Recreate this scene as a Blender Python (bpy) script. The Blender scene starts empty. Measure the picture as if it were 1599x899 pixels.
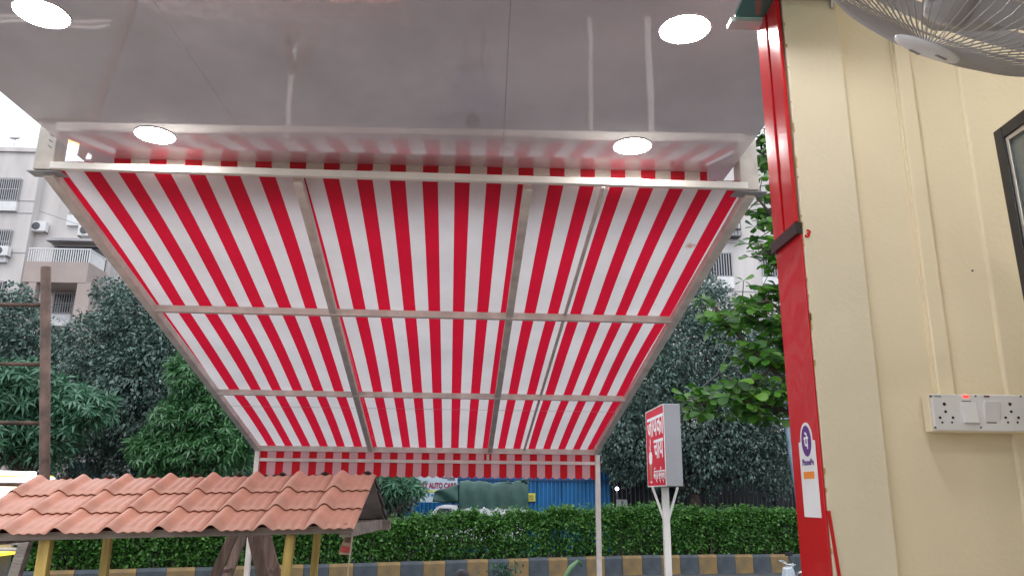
import bpy, math, random
import numpy as np
from math import radians, sin, cos, pi
from mathutils import Vector, Matrix
random.seed(7); rng = np.random.default_rng(7)
S = bpy.context.scene; COL = S.collection

# ------------------------------------------------------------------ camera, sky, sun, exposure
EYE = 2.1
FPX = 1220.0
ROT = np.array([[0.99939519, -0.01828379, -0.02957969],
                [-0.03326793, -0.25505417, -0.96635429],
                [0.01012419, 0.96675389, -0.25550817]])       # rows: world x, y, z in camera axes
cam_d = bpy.data.cameras.new('camera'); cam = bpy.data.objects.new('camera', cam_d); COL.objects.link(cam)
cam_d.sensor_width = 36.0; cam_d.lens = 36.0 * FPX / 1599.0
cam_d.clip_start = 0.05; cam_d.clip_end = 2000
mw = Matrix.Identity(4)
for i in range(3):
    for j in range(3): mw[i][j] = ROT[i][j]
mw[2][3] = EYE
cam.matrix_world = mw
S.camera = cam

SUN_EL, SUN_AZ = radians(58), radians(205)
world = bpy.data.worlds.new('World'); S.world = world; world.use_nodes = True
nt = world.node_tree; nt.nodes.clear()
o_ = nt.nodes.new('ShaderNodeOutputWorld'); bg = nt.nodes.new('ShaderNodeBackground')
sky = nt.nodes.new('ShaderNodeTexSky'); sky.sky_type = 'NISHITA'; sky.sun_disc = False
sky.sun_elevation = SUN_EL; sky.sun_rotation = SUN_AZ; sky.dust_density = 4.0; sky.air_density = 1.0
mx = nt.nodes.new('ShaderNodeMix'); mx.data_type = 'RGBA'; mx.inputs[0].default_value = 0.80
mx.inputs[7].default_value = (10.6, 11.2, 12.2, 1)              # even overcast cloud
nt.links.new(sky.outputs[0], mx.inputs[6]); nt.links.new(mx.outputs[2], bg.inputs[0])
nt.links.new(bg.outputs[0], o_.inputs[0]); bg.inputs[1].default_value = 0.125
sun_d = bpy.data.lights.new('sun', 'SUN'); sun_d.energy = 0.6; sun_d.angle = radians(25); sun_d.color = (1, .97, .92)
sun = bpy.data.objects.new('sun', sun_d); COL.objects.link(sun)
sd = Vector((cos(SUN_EL) * sin(SUN_AZ), cos(SUN_EL) * cos(SUN_AZ), sin(SUN_EL)))
sun.rotation_euler = sd.to_track_quat('Z', 'Y').to_euler()
S.view_settings.view_transform = 'Standard'; S.view_settings.look = 'None'
S.view_settings.exposure = 0.4; S.view_settings.gamma = 1.0
try:
    S.cycles.use_denoising = True
    S.cycles.max_bounces = 8; S.cycles.transmission_bounces = 6; S.cycles.diffuse_bounces = 5
    S.cycles.sample_clamp_indirect = 6.0; S.cycles.caustics_reflective = False
except Exception: pass

# ------------------------------------------------------------------ helpers
def at(px, py, Y):
    """the point of the place that stands Y metres out and is seen at photo pixel px, py"""
    c = np.array([(px - 800) / FPX, -(py - 450) / FPX, -1.0]); w = ROT @ c; w = w * (Y / w[1])
    return Vector((w[0], w[1], w[2] + EYE))

def mat(name, col, rough=.6, var=.12, scale=8, bump=.0, bscale=40, metal=0, coat=0, emit=None, es=0, spec=None, stretch=None, col2=None, trans=0, alpha=None):
    m = bpy.data.materials.new(name); m.use_nodes = True; n = m.node_tree.nodes; l = m.node_tree.links
    b = n['Principled BSDF']; b.inputs['Roughness'].default_value = rough; b.inputs['Metallic'].default_value = metal
    b.inputs['Coat Weight'].default_value = coat; b.inputs['Coat Roughness'].default_value = .06
    if spec is not None: b.inputs['Specular IOR Level'].default_value = spec
    c = (*col, 1)
    tc = n.new('ShaderNodeTexCoord'); src = tc.outputs['Object']
    if stretch:
        mp = n.new('ShaderNodeMapping'); mp.inputs['Scale'].default_value = stretch; l.new(src, mp.inputs[0]); src = mp.outputs[0]
    if var > 0:
        t = n.new('ShaderNodeTexNoise'); t.inputs['Scale'].default_value = scale; t.inputs['Detail'].default_value = 6
        l.new(src, t.inputs['Vector'])
        r = n.new('ShaderNodeValToRGB'); l.new(t.outputs[0], r.inputs[0])
        r.color_ramp.elements[0].position = .3; r.color_ramp.elements[1].position = .7
        c2 = col2 or tuple(x * (1 - 2.2 * var) for x in col)
        r.color_ramp.elements[0].color = (*c2, 1)
        r.color_ramp.elements[1].color = (*[min(1, x * (1 + var)) for x in col], 1)
        l.new(r.outputs[0], b.inputs['Base Color'])
    else: b.inputs['Base Color'].default_value = c
    if bump > 0:
        t2 = n.new('ShaderNodeTexNoise'); t2.inputs['Scale'].default_value = bscale; t2.inputs['Detail'].default_value = 4
        l.new(src, t2.inputs['Vector'])
        bp = n.new('ShaderNodeBump'); bp.inputs['Strength'].default_value = bump; bp.inputs['Distance'].default_value = .02
        l.new(t2.outputs[0], bp.inputs['Height']); l.new(bp.outputs[0], b.inputs['Normal'])
    if emit: b.inputs['Emission Color'].default_value = (*emit, 1); b.inputs['Emission Strength'].default_value = es
    if trans: b.inputs['Transmission Weight'].default_value = trans
    return m

def leafmat(name, cols, rough=.45, tl=.3, spec=.4):
    m = bpy.data.materials.new(name); m.use_nodes = True; n = m.node_tree.nodes; l = m.node_tree.links
    b = n['Principled BSDF']; b.inputs['Roughness'].default_value = rough; b.inputs['Specular IOR Level'].default_value = spec
    g = n.new('ShaderNodeNewGeometry'); oi = n.new('ShaderNodeObjectInfo')
    ad = n.new('ShaderNodeMath'); ad.operation = 'ADD'; l.new(g.outputs['Random Per Island'], ad.inputs[0]); l.new(oi.outputs['Random'], ad.inputs[1])
    fr = n.new('ShaderNodeMath'); fr.operation = 'FRACT'; l.new(ad.outputs[0], fr.inputs[0])
    r = n.new('ShaderNodeValToRGB'); l.new(fr.outputs[0], r.inputs[0]); e = r.color_ramp.elements
    e[0].color = (*cols[0], 1); e[1].color = (*cols[-1], 1); e[1].position = 1
    for i, c in enumerate(cols[1:-1]):
        q = e.new((i + 1) / (len(cols) - 1)); q.color = (*c, 1)
    l.new(r.outputs[0], b.inputs['Base Color'])
    t = n.new('ShaderNodeBsdfTranslucent'); l.new(r.outputs[0], t.inputs[0])
    mi = n.new('ShaderNodeMixShader'); mi.inputs[0].default_value = tl
    l.new(b.outputs[0], mi.inputs[1]); l.new(t.outputs[0], mi.inputs[2]); l.new(mi.outputs[0], n['Material Output'].inputs[0])
    return m

class MB:
    def __init__(s): s.v = []; s.f = []; s.uv = None; s.mi = []
    def add(s, vs, fs, m=0):
        k = len(s.v); s.v += [tuple(p) for p in vs]; s.f += [tuple(i + k for i in q) for q in fs]; s.mi += [m] * len(fs); return s
    def box(s, x0, x1, y0, y1, z0, z1, m=0, M=None):
        vs = [Vector((x, y, z)) for z in (z0, z1) for y in (y0, y1) for x in (x0, x1)]
        if M is not None: vs = [M @ p for p in vs]
        return s.add(vs, [(0, 2, 3, 1), (4, 5, 7, 6), (0, 1, 5, 4), (2, 6, 7, 3), (0, 4, 6, 2), (1, 3, 7, 5)], m)
    def bar(s, a, b, w, h=None, m=0, up=(0, 0, 1)):
        a = Vector(a); b = Vector(b); h = h or w; d = (b - a).normalized(); u = Vector(up)
        if abs(d.dot(u)) > .97: u = Vector((0, 1, 0))
        sx = d.cross(u).normalized(); sz = sx.cross(d).normalized()
        vs = [p + sx * i * w / 2 + sz * j * h / 2 for p in (a, b) for (i, j) in ((-1, -1), (1, -1), (1, 1), (-1, 1))]
        return s.add(vs, [(0, 1, 2, 3), (7, 6, 5, 4), (0, 4, 5, 1), (1, 5, 6, 2), (2, 6, 7, 3), (3, 7, 4, 0)], m)
    def tube(s, pts, r, n=8, m=0, cap=True):
        pts = [Vector(p) for p in pts]; R = r if isinstance(r, (list, tuple)) else [r] * len(pts); k = len(s.v); vs = []
        prev = None
        for i, p in enumerate(pts):
            d = (pts[min(i + 1, len(pts) - 1)] - pts[max(i - 1, 0)]).normalized()
            if prev is None:
                u = d.orthogonal().normalized()
            else:
                u = prev - d * prev.dot(d); u = u.normalized() if u.length > 1e-5 else d.orthogonal().normalized()
            prev = u; w = d.cross(u)
            for j in range(n):
                a = 2 * pi * j / n; vs.append(p + (u * cos(a) + w * sin(a)) * R[i])
        fs = [(i * n + j, i * n + (j + 1) % n, (i + 1) * n + (j + 1) % n, (i + 1) * n + j) for i in range(len(pts) - 1) for j in range(n)]
        if cap: fs += [tuple(range(n))[::-1], tuple((len(pts) - 1) * n + j for j in range(n))]
        return s.add(vs, fs, m)
    def lathe(s, prof, n=24, M=None, m=0):
        vs = []
        for (r, z) in prof:
            for j in range(n): vs.append(Vector((r * cos(2 * pi * j / n), r * sin(2 * pi * j / n), z)))
        if M is not None: vs = [M @ p for p in vs]
        fs = [(i * n + j, i * n + (j + 1) % n, (i + 1) * n + (j + 1) % n, (i + 1) * n + j) for i in range(len(prof) - 1) for j in range(n)]
        fs += [tuple(range(n))[::-1], tuple((len(prof) - 1) * n + j for j in range(n))]
        return s.add(vs, fs, m)
    def extr(s, poly, d, m=0):
        """polygon (3d points) extruded along vector d"""
        n = len(poly); vs = [Vector(p) for p in poly] + [Vector(p) + Vector(d) for p in poly]
        return s.add(vs, [tuple(range(n))[::-1], tuple(range(n, 2 * n))] + [(i, (i + 1) % n, n + (i + 1) % n, n + i) for i in range(n)], m)
    def mesh(s, name, mats, smooth=False):
        me = bpy.data.meshes.new(name); me.from_pydata(s.v, [], s.f)
        for q in (mats if isinstance(mats, (list, tuple)) else [mats]): me.materials.append(q)
        if any(s.mi): me.polygons.foreach_set('material_index', s.mi)
        if smooth: me.polygons.foreach_set('use_smooth', [True] * len(me.polygons))
        if s.uv is not None:
            uv = me.uv_layers.new(name='UVMap')
            idx = np.zeros(len(me.loops), dtype=np.int32); me.loops.foreach_get('vertex_index', idx)
            uv.data.foreach_set('uv', np.array(s.uv, dtype=np.float32)[idx].ravel())
        me.update(); return me
    def build(s, name, mats, parent=None, smooth=False, bevel=0):
        o = bpy.data.objects.new(name, s.mesh(name, mats, smooth)); COL.objects.link(o)
        if parent: o.parent = parent
        if bevel:
            b = o.modifiers.new('bevel', 'BEVEL'); b.width = bevel; b.segments = 2; b.limit_method = 'ANGLE'
        return o

def tag(o, label=None, cat=None, group=None, kind=None):
    if label: o['label'] = label
    if cat: o['category'] = cat
    if group: o['group'] = group
    if kind: o['kind'] = kind
    return o
def thing(name, label, cat, group=None, loc=(0, 0, 0)):
    o = bpy.data.objects.new(name, None); COL.objects.link(o); o.location = loc; o.empty_display_size = .2
    return tag(o, label, cat, group)
def inst(name, me, parent=None, loc=(0, 0, 0), M=None):
    o = bpy.data.objects.new(name, me); COL.objects.link(o)
    if parent: o.parent = parent
    if M is not None: o.matrix_basis = M
    else: o.location = loc
    return o
def part(mb, name, m, root, **k):
    """build a mesh given in world coordinates as a child of a root that stands at root.location"""
    L = root.location
    if L.length > 0: mb.v = [(p[0] - L.x, p[1] - L.y, p[2] - L.z) for p in mb.v]
    return mb.build(name, m, root, **k)
def text(body, size, m, M, parent=None, name='lettering', bold=0, ext=.0008, sx=1.0):
    """raised lettering: every character is filled by itself, so that joined strokes do not cancel out"""
    def glyphs(tx):
        cu = bpy.data.curves.new('tmp', 'FONT'); cu.body = tx; cu.size = size; cu.extrude = ext; cu.offset = bold; cu.resolution_u = 3
        t = bpy.data.objects.new('tmp', cu); COL.objects.link(t)
        me = bpy.data.meshes.new_from_object(t.evaluated_get(bpy.context.evaluated_depsgraph_get()))
        v = [tuple(q.co) for q in me.vertices]; f = [tuple(q.vertices) for q in me.polygons]
        bpy.data.objects.remove(t); bpy.data.meshes.remove(me); return v, f
    ref = max(p[0] for p in glyphs('l')[0]); mb = MB()
    for i, ch in enumerate(body):
        if ch == ' ': continue
        pen = max(p[0] for p in glyphs(body[:i] + 'l')[0]) - ref; v, f = glyphs(ch)
        mb.add([(x + pen, y, z + (i % 3) * ext * .35) for x, y, z in v], f)
    x0 = min(p[0] for p in mb.v); x1 = max(p[0] for p in mb.v); y0 = min(p[1] for p in mb.v); y1 = max(p[1] for p in mb.v)
    mb.v = [((x - (x0 + x1) / 2) * sx, y - (y0 + y1) / 2, z) for x, y, z in mb.v]
    return inst(name, mb.mesh(name, m), parent, M=M)
def frameM(o, x, y):
    x = Vector(x).normalized(); y = Vector(y).normalized(); z = x.cross(y)
    M = Matrix.Identity(4)
    for i in range(3): M[i][0] = x[i]; M[i][1] = y[i]; M[i][2] = z[i]; M[i][3] = o[i]
    return M

def leaves_mesh(name, P, D, L, Wd, m, shape='leaf', droop=.35):
    """P points, D directions (n,3), L lengths, Wd width ratio -> one mesh of folded leaves"""
    n = len(P); D = D / np.linalg.norm(D, axis=1, keepdims=True)
    up = rng.normal(size=(n, 3)) * .5 + np.array([0, -.1, 1.0])
    s_ = np.cross(D, up); s_ /= np.linalg.norm(s_, axis=1, keepdims=True) + 1e-9
    nn = np.cross(s_, D); L = L[:, None]; W = L * Wd
    a = P; b = P + D * L * .45 + s_ * W / 2 + nn * L * .05; c = P + D * L - nn * L * droop * .5; d = P + D * L * .45 - s_ * W / 2 + nn * L * .05
    e = P + D * L * .5 - nn * L * .02
    V = np.stack([a, b, c, d, e], 1).reshape(-1, 3)
    k = np.arange(n)[:, None] * 5
    F = np.concatenate([k + np.array([0, 1, 4]), k + np.array([1, 2, 4]), k + np.array([2, 3, 4]), k + np.array([3, 0, 4])], 0)
    me = bpy.data.meshes.new(name)
    me.vertices.add(len(V)); me.vertices.foreach_set('co', V.astype(np.float32).ravel())
    me.loops.add(F.size); me.loops.foreach_set('vertex_index', F.astype(np.int32).ravel())
    me.polygons.add(len(F)); me.polygons.foreach_set('loop_start', np.arange(0, F.size, 3, dtype=np.int32))
    me.polygons.foreach_set('loop_total', np.full(len(F), 3, dtype=np.int32))
    me.materials.append(m); me.update(); me.validate(); return me

def stripes_mat(name, red, pale, tl=.45, half=.24):
    m = bpy.data.materials.new(name); m.use_nodes = True; n = m.node_tree.nodes; l = m.node_tree.links
    uv = n.new('ShaderNodeUVMap'); sp = n.new('ShaderNodeSeparateXYZ'); l.new(uv.outputs[0], sp.inputs[0])
    pp = n.new('ShaderNodeMath'); pp.operation = 'PINGPONG'; pp.inputs[1].default_value = .5; l.new(sp.outputs[0], pp.inputs[0])
    lt = n.new('ShaderNodeMath'); lt.operation = 'LESS_THAN'; lt.inputs[1].default_value = half; l.new(pp.outputs[0], lt.inputs[0])
    tc = n.new('ShaderNodeTexCoord'); nz = n.new('ShaderNodeTexNoise'); nz.inputs['Scale'].default_value = 2.3; nz.inputs['Detail'].default_value = 7
    l.new(tc.outputs['Object'], nz.inputs['Vector'])
    dirt = n.new('ShaderNodeMapRange'); dirt.inputs[1].default_value = .3; dirt.inputs[2].default_value = .75; dirt.inputs[3].default_value = .87; dirt.inputs[4].default_value = 1.04
    l.new(nz.outputs[0], dirt.inputs[0])
    mi = n.new('ShaderNodeMix'); mi.data_type = 'RGBA'; mi.inputs[6].default_value = (*pale, 1); mi.inputs[7].default_value = (*red, 1); l.new(lt.outputs[0], mi.inputs[0])
    mu = n.new('ShaderNodeVectorMath'); mu.operation = 'SCALE'; l.new(mi.outputs[2], mu.inputs[0]); l.new(dirt.outputs[0], mu.inputs['Scale'])
    b = n['Principled BSDF']; b.inputs['Roughness'].default_value = .75; l.new(mu.outputs[0], b.inputs['Base Color'])
    wv = n.new('ShaderNodeTexNoise'); wv.inputs['Scale'].default_value = 5; bp = n.new('ShaderNodeBump'); bp.inputs['Strength'].default_value = .6; bp.inputs['Distance'].default_value = .03; wv.inputs['Detail'].default_value = 4
    l.new(tc.outputs['Object'], wv.inputs['Vector']); l.new(wv.outputs[0], bp.inputs['Height']); l.new(bp.outputs[0], b.inputs['Normal'])
    t = n.new('ShaderNodeBsdfTranslucent'); l.new(mu.outputs[0], t.inputs[0])
    ms = n.new('ShaderNodeMixShader'); ms.inputs[0].default_value = tl
    l.new(b.outputs[0], ms.inputs[1]); l.new(t.outputs[0], ms.inputs[2]); l.new(ms.outputs[0], n['Material Output'].inputs[0])
    return m

# ------------------------------------------------------------------ materials
K = {}
K['asphalt'] = mat('asphalt', (.055, .056, .06), .9, .2, 3, .4, 90)
K['pave'] = mat('pavement_concrete', (.2, .2, .2), .9, .2, 2, .3, 60)
K['soil'] = mat('soil', (.07, .055, .04), 1, .3, 4, .5, 30)
K['floor'] = mat('floor_tile', (.42, .38, .34), .35, .1, 3)
K['ceil'] = mat('glossy_laminate', (.76, .715, .775), .3, .10, 1.8, .0, 3, coat=1.0)  # uneven base tone imitates blotchy reflections, along with dust smudges
n_ = K['ceil'].node_tree.nodes; b_ = n_['Principled BSDF']; b_.inputs['Coat Roughness'].default_value = .026; b_.inputs['Coat IOR'].default_value = 2.9
t_ = n_.new('ShaderNodeTexNoise'); t_.inputs['Scale'].default_value = 1.3; t_.inputs['Detail'].default_value = 1
tc_ = n_.new('ShaderNodeTexCoord'); K['ceil'].node_tree.links.new(tc_.outputs['Object'], t_.inputs['Vector'])
bp_ = n_.new('ShaderNodeBump'); bp_.inputs['Strength'].default_value = .5; bp_.inputs['Distance'].default_value = .005; t_.inputs['Scale'].default_value = 1.7; t_.inputs['Detail'].default_value = 2
K['ceil'].node_tree.links.new(t_.outputs[0], bp_.inputs['Height']); K['ceil'].node_tree.links.new(bp_.outputs[0], b_.inputs['Coat Normal'])
K['cream'] = mat('cream_paint', (.81, .72, .53), .5, .06, 1.1, .12, 70)
K['cream_grey'] = mat('pilaster_cream', (.77, .695, .54), .55, .05, 1.4, .12, 70)  # slightly darker, greyer cream on the pilaster
K['red_gloss'] = mat('red_laminate', (.56, .008, .014), .3, .05, 2, coat=.35, spec=.25)
n_ = K['red_gloss'].node_tree.nodes; b_ = n_['Principled BSDF']
t_ = n_.new('ShaderNodeTexNoise'); t_.inputs['Scale'].default_value = 5; t_.inputs['Detail'].default_value = 1
tc_ = n_.new('ShaderNodeTexCoord'); K['red_gloss'].node_tree.links.new(tc_.outputs['Object'], t_.inputs['Vector'])
bp_ = n_.new('ShaderNodeBump'); bp_.inputs['Strength'].default_value = .5; bp_.inputs['Distance'].default_value = .012
K['red_gloss'].node_tree.links.new(t_.outputs[0], bp_.inputs['Height']); K['red_gloss'].node_tree.links.new(bp_.outputs[0], b_.inputs['Coat Normal']); K['red_gloss'].node_tree.links.new(bp_.outputs[0], b_.inputs['Normal'])
K['steel'] = mat('brushed_steel', (.62, .62, .6), .3, .06, 20, metal=1)
K['beige_tube'] = mat('beige_painted_tube', (.72, .66, .61), .45, .10, 9, .1, 60)
K['bracket'] = mat('bracket_beige', (.55, .50, .44), .5, .1, 12)
K['white_tube'] = mat('cream_white_tube', (.78, .75, .70), .4, .06, 6)
K['lamp'] = mat('lamp_diffuser', (1, 1, 1), .5, 0, emit=(1, .98, .95), es=62)
K['white_pl'] = mat('white_plastic', (.74, .74, .75), .4, .02, 10)
K['grey_pl'] = mat('fan_grey_plastic', (.42, .41, .42), .4, .04, 10)
K['grey_wire'] = mat('fan_grey_wire', (.40, .38, .37), .4, .04, 10)
K['black'] = mat('black_gloss', (.015, .015, .017), .25, 0)
K['dark'] = mat('dark_hole', (.02, .02, .02), .7, 0)
K['screen'] = mat('dark_glass', (.10, .125, .12), .12, .2, 3, coat=1)
K['green_glass'] = mat('green_glass', (.05, .22, .19), .06, .1, 3, coat=1)
K['frost'] = mat('frosted_edge', (.62, .72, .72), .3, .05, 3)
K['red_led'] = mat('red_indicator', (.8, .02, .02), .4, 0, emit=(1, .03, .02), es=3)
K['dark_red'] = mat('unlit_indicator', (.15, .01, .02), .4, 0)
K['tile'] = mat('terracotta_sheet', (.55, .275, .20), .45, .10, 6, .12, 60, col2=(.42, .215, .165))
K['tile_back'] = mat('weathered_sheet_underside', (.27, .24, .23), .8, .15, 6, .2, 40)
K['wood_beam'] = mat('weathered_wood', (.27, .23, .20), .85, .2, 5, .4, 30, stretch=(.4, 4, 4))
K['wood_ladder'] = mat('ladder_wood', (.25, .175, .14), .8, .25, 8, .4, 30, stretch=(4, 4, .5))
K['yellow_post'] = mat('yellow_painted_wood', (.50, .36, .10), .7, .18, 7, .3, 30, stretch=(4, 4, .5))
K['rust'] = mat('rusty_pipe', (.13, .075, .055), .7, .3, 9, .3, 40)
K['kerb_y'] = mat('kerb_yellow', (.25, .15, .045), .85, .22, 2.2, .4, 30, col2=(.10, .085, .06))
K['kerb_k'] = mat('kerb_grey', (.065, .078, .09), .85, .25, 2.2, .4, 30, col2=(.032, .04, .048))
K['bld'] = mat('building_cream', (.66, .62, .60), .85, .10, 1.1, .1, 20, stretch=(1, 1, .16))
K['bld2'] = mat('balcony_pinkish', (.45, .37, .34), .85, .08, .6, .1, 20)
K['bld3'] = mat('building_grey', (.46, .45, .46), .85, .08, .6, .1, 20)
K['pane'] = mat('window_pane', (.05, .06, .075), .15, .2, 1)
K['white'] = mat('white_paint', (.78, .78, .78), .5, .05, 4)
K['grille'] = mat('dark_grille', (.10, .10, .11), .5, .1, 4)
K['blue'] = mat('blue_sheet_metal', (.008, .15, .38), .5, .25, 1.2, .1, 10, stretch=(1, 1, .25))
K['blue_dk'] = mat('blue_rail', (.006, .045, .14), .5, .1, 2)
K['teal'] = mat('teal_sheet', (.05, .20, .26), .6, .15, 2)
K['stone'] = mat('dark_stone', (.035, .036, .04), .9, .3, 3, .6, 12)
K['tarp'] = mat('green_tarpaulin', (.022, .075, .062), .62, .16, 2.5, .35, 7)
K['truck'] = mat('truck_white', (.66, .68, .72), .3, .04, 2, coat=.4)
K['rubber'] = mat('rubber', (.02, .02, .02), .9, .1, 8)
K['sign_red'] = mat('sign_red_face', (.64, .008, .035), .5, .03, 3, spec=.15)
K['sign_grey'] = mat('sign_grey_side', (.29, .29, .305), .45, .05, 3)
K['txt_white'] = mat('white_lettering', (.85, .85, .85), .5, 0)
K['txt_mag'] = mat('magenta_lettering', (.28, .02, .07), .5, 0)
K['txt_dark'] = mat('dark_lettering', (.06, .06, .08), .5, 0)
K['board'] = mat('pale_signboard', (.46, .55, .62), .5, .06, 2)
K['purple'] = mat('purple_print', (.10, .03, .22), .5, 0)
K['orange'] = mat('orange_print', (.80, .25, .03), .5, 0)
K['tea'] = mat('tea_brown_print', (.42, .14, .03), .4, 0)
K['yellow'] = mat('yellow_paint', (.62, .55, .06), .5, .08, 4)
K['pole_blue'] = mat('blue_grey_pole', (.15, .23, .29), .5, .12, 3)
K['bark'] = mat('bark', (.09, .07, .055), .9, .3, 6, .6, 14)
K['twig'] = mat('twig', (.10, .085, .06), .9, .2, 6)
K['lit_w'] = mat('lit_white_panel', (.9, .9, .9), .5, 0, emit=(.95, .97, 1), es=2.2)
K['lit_y'] = mat('lit_yellow_band', (.8, .6, .05), .5, 0, emit=(1, .72, .06), es=1.1)
K['skin'] = mat('skin', (.26, .14, .09), .5, .05, 10)
K['hair'] = mat('black_hair', (.012, .010, .010), .5, .3, 60, .4, 200)
K['shirt'] = mat('blue_grey_shirt', (.10, .13, .18), .8, .1, 6)
K['trouser'] = mat('dark_trousers', (.03, .03, .04), .85, .1, 6)
K['maroon'] = mat('maroon_paint', (.12, .008, .015), .25, .05, 4, coat=.8)
K['silver'] = mat('silver_fairing', (.50, .56, .62), .25, .05, 4, coat=.5)
K['packet'] = mat('packet_tan', (.36, .25, .17), .4, .25, 14)
K['packet_r'] = mat('packet_red', (.40, .04, .03), .4, .2, 14)
K['string'] = mat('string', (.4, .36, .28), .9, .1, 20)
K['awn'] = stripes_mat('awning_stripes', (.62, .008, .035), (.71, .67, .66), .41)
K['val'] = stripes_mat('valance_stripes', (.60, .008, .018), (.66, .36, .37), .42)  # pink in the pale stripes imitates backlight through doubled cloth
K['strip'] = stripes_mat('fascia_stripes', (.62, .012, .03), (.76, .74, .66), .25)
L_dark = leafmat('dark_leaves', [(0.037, 0.080, 0.065), (0.069, 0.125, 0.100), (0.106, 0.175, 0.144), (0.188, 0.263, 0.231)], .4, .15, .5)
L_dark2 = leafmat('dull_leaves', [(0.050, 0.100, 0.085), (0.088, 0.150, 0.122), (0.125, 0.200, 0.169), (0.200, 0.275, 0.237)], .4, .2, .5)
L_hedge = leafmat('hedge_leaves', [(.02, .08, .012), (.045, .145, .022), (.075, .20, .035), (.12, .28, .06)], .45, .3, .4)
L_whorl = leafmat('whorl_leaves', [(.03, .12, .03), (.05, .16, .05), (.08, .21, .08), (.12, .26, .12)], .35, .3, .5)
L_whorlB = leafmat('pale_whorl_leaves', [(.05, .15, .07), (.09, .22, .13), (.13, .28, .18)], .35, .3, .5)
L_almond = leafmat('almond_leaves', [(.025, .095, .012), (.055, .17, .02), (.11, .28, .03), (.03, .08, .03), (.16, .35, .045)], .35, .4, .5)
L_potted = leafmat('potted_leaves', [(.02, .07, .04), (.05, .12, .07)], .45, .3)

# ------------------------------------------------------------------ the ground, road, pavements
def sheet(name, poly, z, m, t=None):
    mb = MB()
    if t: mb.extr([(x, y, z - t) for x, y in poly], (0, 0, t))
    else: mb.add([(x, y, z) for x, y in poly], [tuple(range(len(poly)))])
    return tag(mb.build(name, m), kind='structure')
sheet('ground', [(-400, -200), (400, -200), (400, 600), (-400, 600)], -.02, K['soil'])
KP = [(-26, 10.1), (-18, 13.9), (-9, 17.9), (-3.9, 20.2), (-.93, 21.6), (3.6, 23.7), (8.7, 25.0), (16, 26.4), (26, 27.8)]
KP = [(x, y * .955) for x, y in KP]
sheet('road', [(-26, 5.2), (26, 5.2)] + [(x, y - .02) for x, y in KP[::-1]], .0, K['asphalt'])
sheet('forecourt', [(-26, 5.2), (26, 5.2), (26, -12), (-26, -12)], .14, K['pave'], .17)
sheet('shop_floor', [(-6, 3.0), (4, 3.0), (4, -7), (-6, -7)], .45, K['floor'], .31)
sheet('far_road', [(-60, 24), (-26, 24.5), (3, 26.6), (26, 29.6), (60, 31), (60, 36), (-60, 36)], .004, K['asphalt'])

def along(path, s):
    for (a, b) in zip(path[:-1], path[1:]):
        L = math.dist(a, b)
        if s <= L: return (a[0] + (b[0] - a[0]) * s / L, a[1] + (b[1] - a[1]) * s / L), math.atan2(b[1] - a[1], b[0] - a[0])
        s -= L
    return path[-1], math.atan2(path[-1][1] - path[-2][1], path[-1][0] - path[-2][0])
plen = sum(math.dist(a, b) for a, b in zip(KP[:-1], KP[1:]))
kerb = tag(thing('kerb', 'raised road divider kerb painted in alternating yellow and dark grey blocks below the hedge', 'kerb'))
bl = .58; kmesh = []
for m_ in (K['kerb_y'], K['kerb_k']):
    mb = MB(); h = .5
    for i in range(1):
        a = bl / 2 - .004; mb.add([(-a, -.09, -.05), (a, -.09, -.05), (a, .14, -.05), (-a, .14, -.05), (-a, -.09, .44), (a, -.09, .44), (a, .14, .44), (-a, .14, .44), (-a, -.055, .5), (a, -.055, .5), (a, .12, .5), (-a, .12, .5)],
            [(3, 2, 1, 0), (0, 1, 5, 4), (1, 2, 6, 5), (2, 3, 7, 6), (3, 0, 4, 7), (4, 5, 9, 8), (5, 6, 10, 9), (6, 7, 11, 10), (7, 4, 8, 11), (8, 9, 10, 11)])
    kmesh.append(mb.mesh('kerb_stone', m_))
i = 0; s = 1.5
while s < plen - 1:
    (x, y), a = along(KP, s)
    inst('kerb_stone', kmesh[i % 2], kerb, M=Matrix.Translation((x, y, random.uniform(-.008, .008))) @ Matrix.Rotation(a + random.uniform(-.008, .008), 4, 'Z'))
    s += bl; i += 1
mb = MB()
for (a, b) in zip(KP[:-1], KP[1:]):
    mb.add([(a[0], a[1] + .1, .36), (b[0], b[1] + .1, .36), (b[0], b[1] + 1.5, .36), (a[0], a[1] + 1.5, .36)], [(0, 1, 2, 3)])
    mb.add([(a[0], a[1] + 1.5, .36), (b[0], b[1] + 1.5, .36), (b[0], b[1] + 1.5, -.05), (a[0], a[1] + 1.5, -.05)], [(0, 1, 2, 3)])
tag(mb.build('planting_bed', K['soil']), kind='structure')

# hedge
hedge = thing('hedge', 'long clipped green hedge growing on the road divider above the painted kerb', 'hedge')
N = 165000
S0, S1 = 5.0, plen - 8
ss = rng.uniform(S0, S1, N)
pos = np.zeros((N, 3)); ta = np.zeros(N)
cum = np.cumsum([0] + [math.dist(a, b) for a, b in zip(KP[:-1], KP[1:])]); kx = [p[0] for p in KP]; ky = [p[1] for p in KP]
cx = np.interp(ss, cum, kx); cy = np.interp(ss, cum, ky)
HP = [at(px_, py_, Y_) for px_, py_, Y_ in ((600, 814, 21.1), (680, 808, 21.3), (740, 802, 21.8), (850, 800, 22.5), (1000, 793, 23.7), (1100, 797, 24.0), (1240, 799, 24.4))]
ht = np.interp(cx, [-12, -6] + [p.x for p in HP], [.95, .95] + [p.z - .42 for p in HP]) + .05 * np.sin(ss * 1.9) + .05 * np.sin(ss * 4.3 + 1) + .04 * np.sin(ss * 11) + .03 * np.sin(ss * 19 + 2)
face = rng.random(N)
u = np.where(face < .5, rng.beta(1.2, 3.0, N) * .5, rng.random(N))               # depth across the hedge
v = np.where(face < .5, rng.random(N) ** .8, 1 - rng.beta(1, 4, N) * .5)           # height
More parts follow.
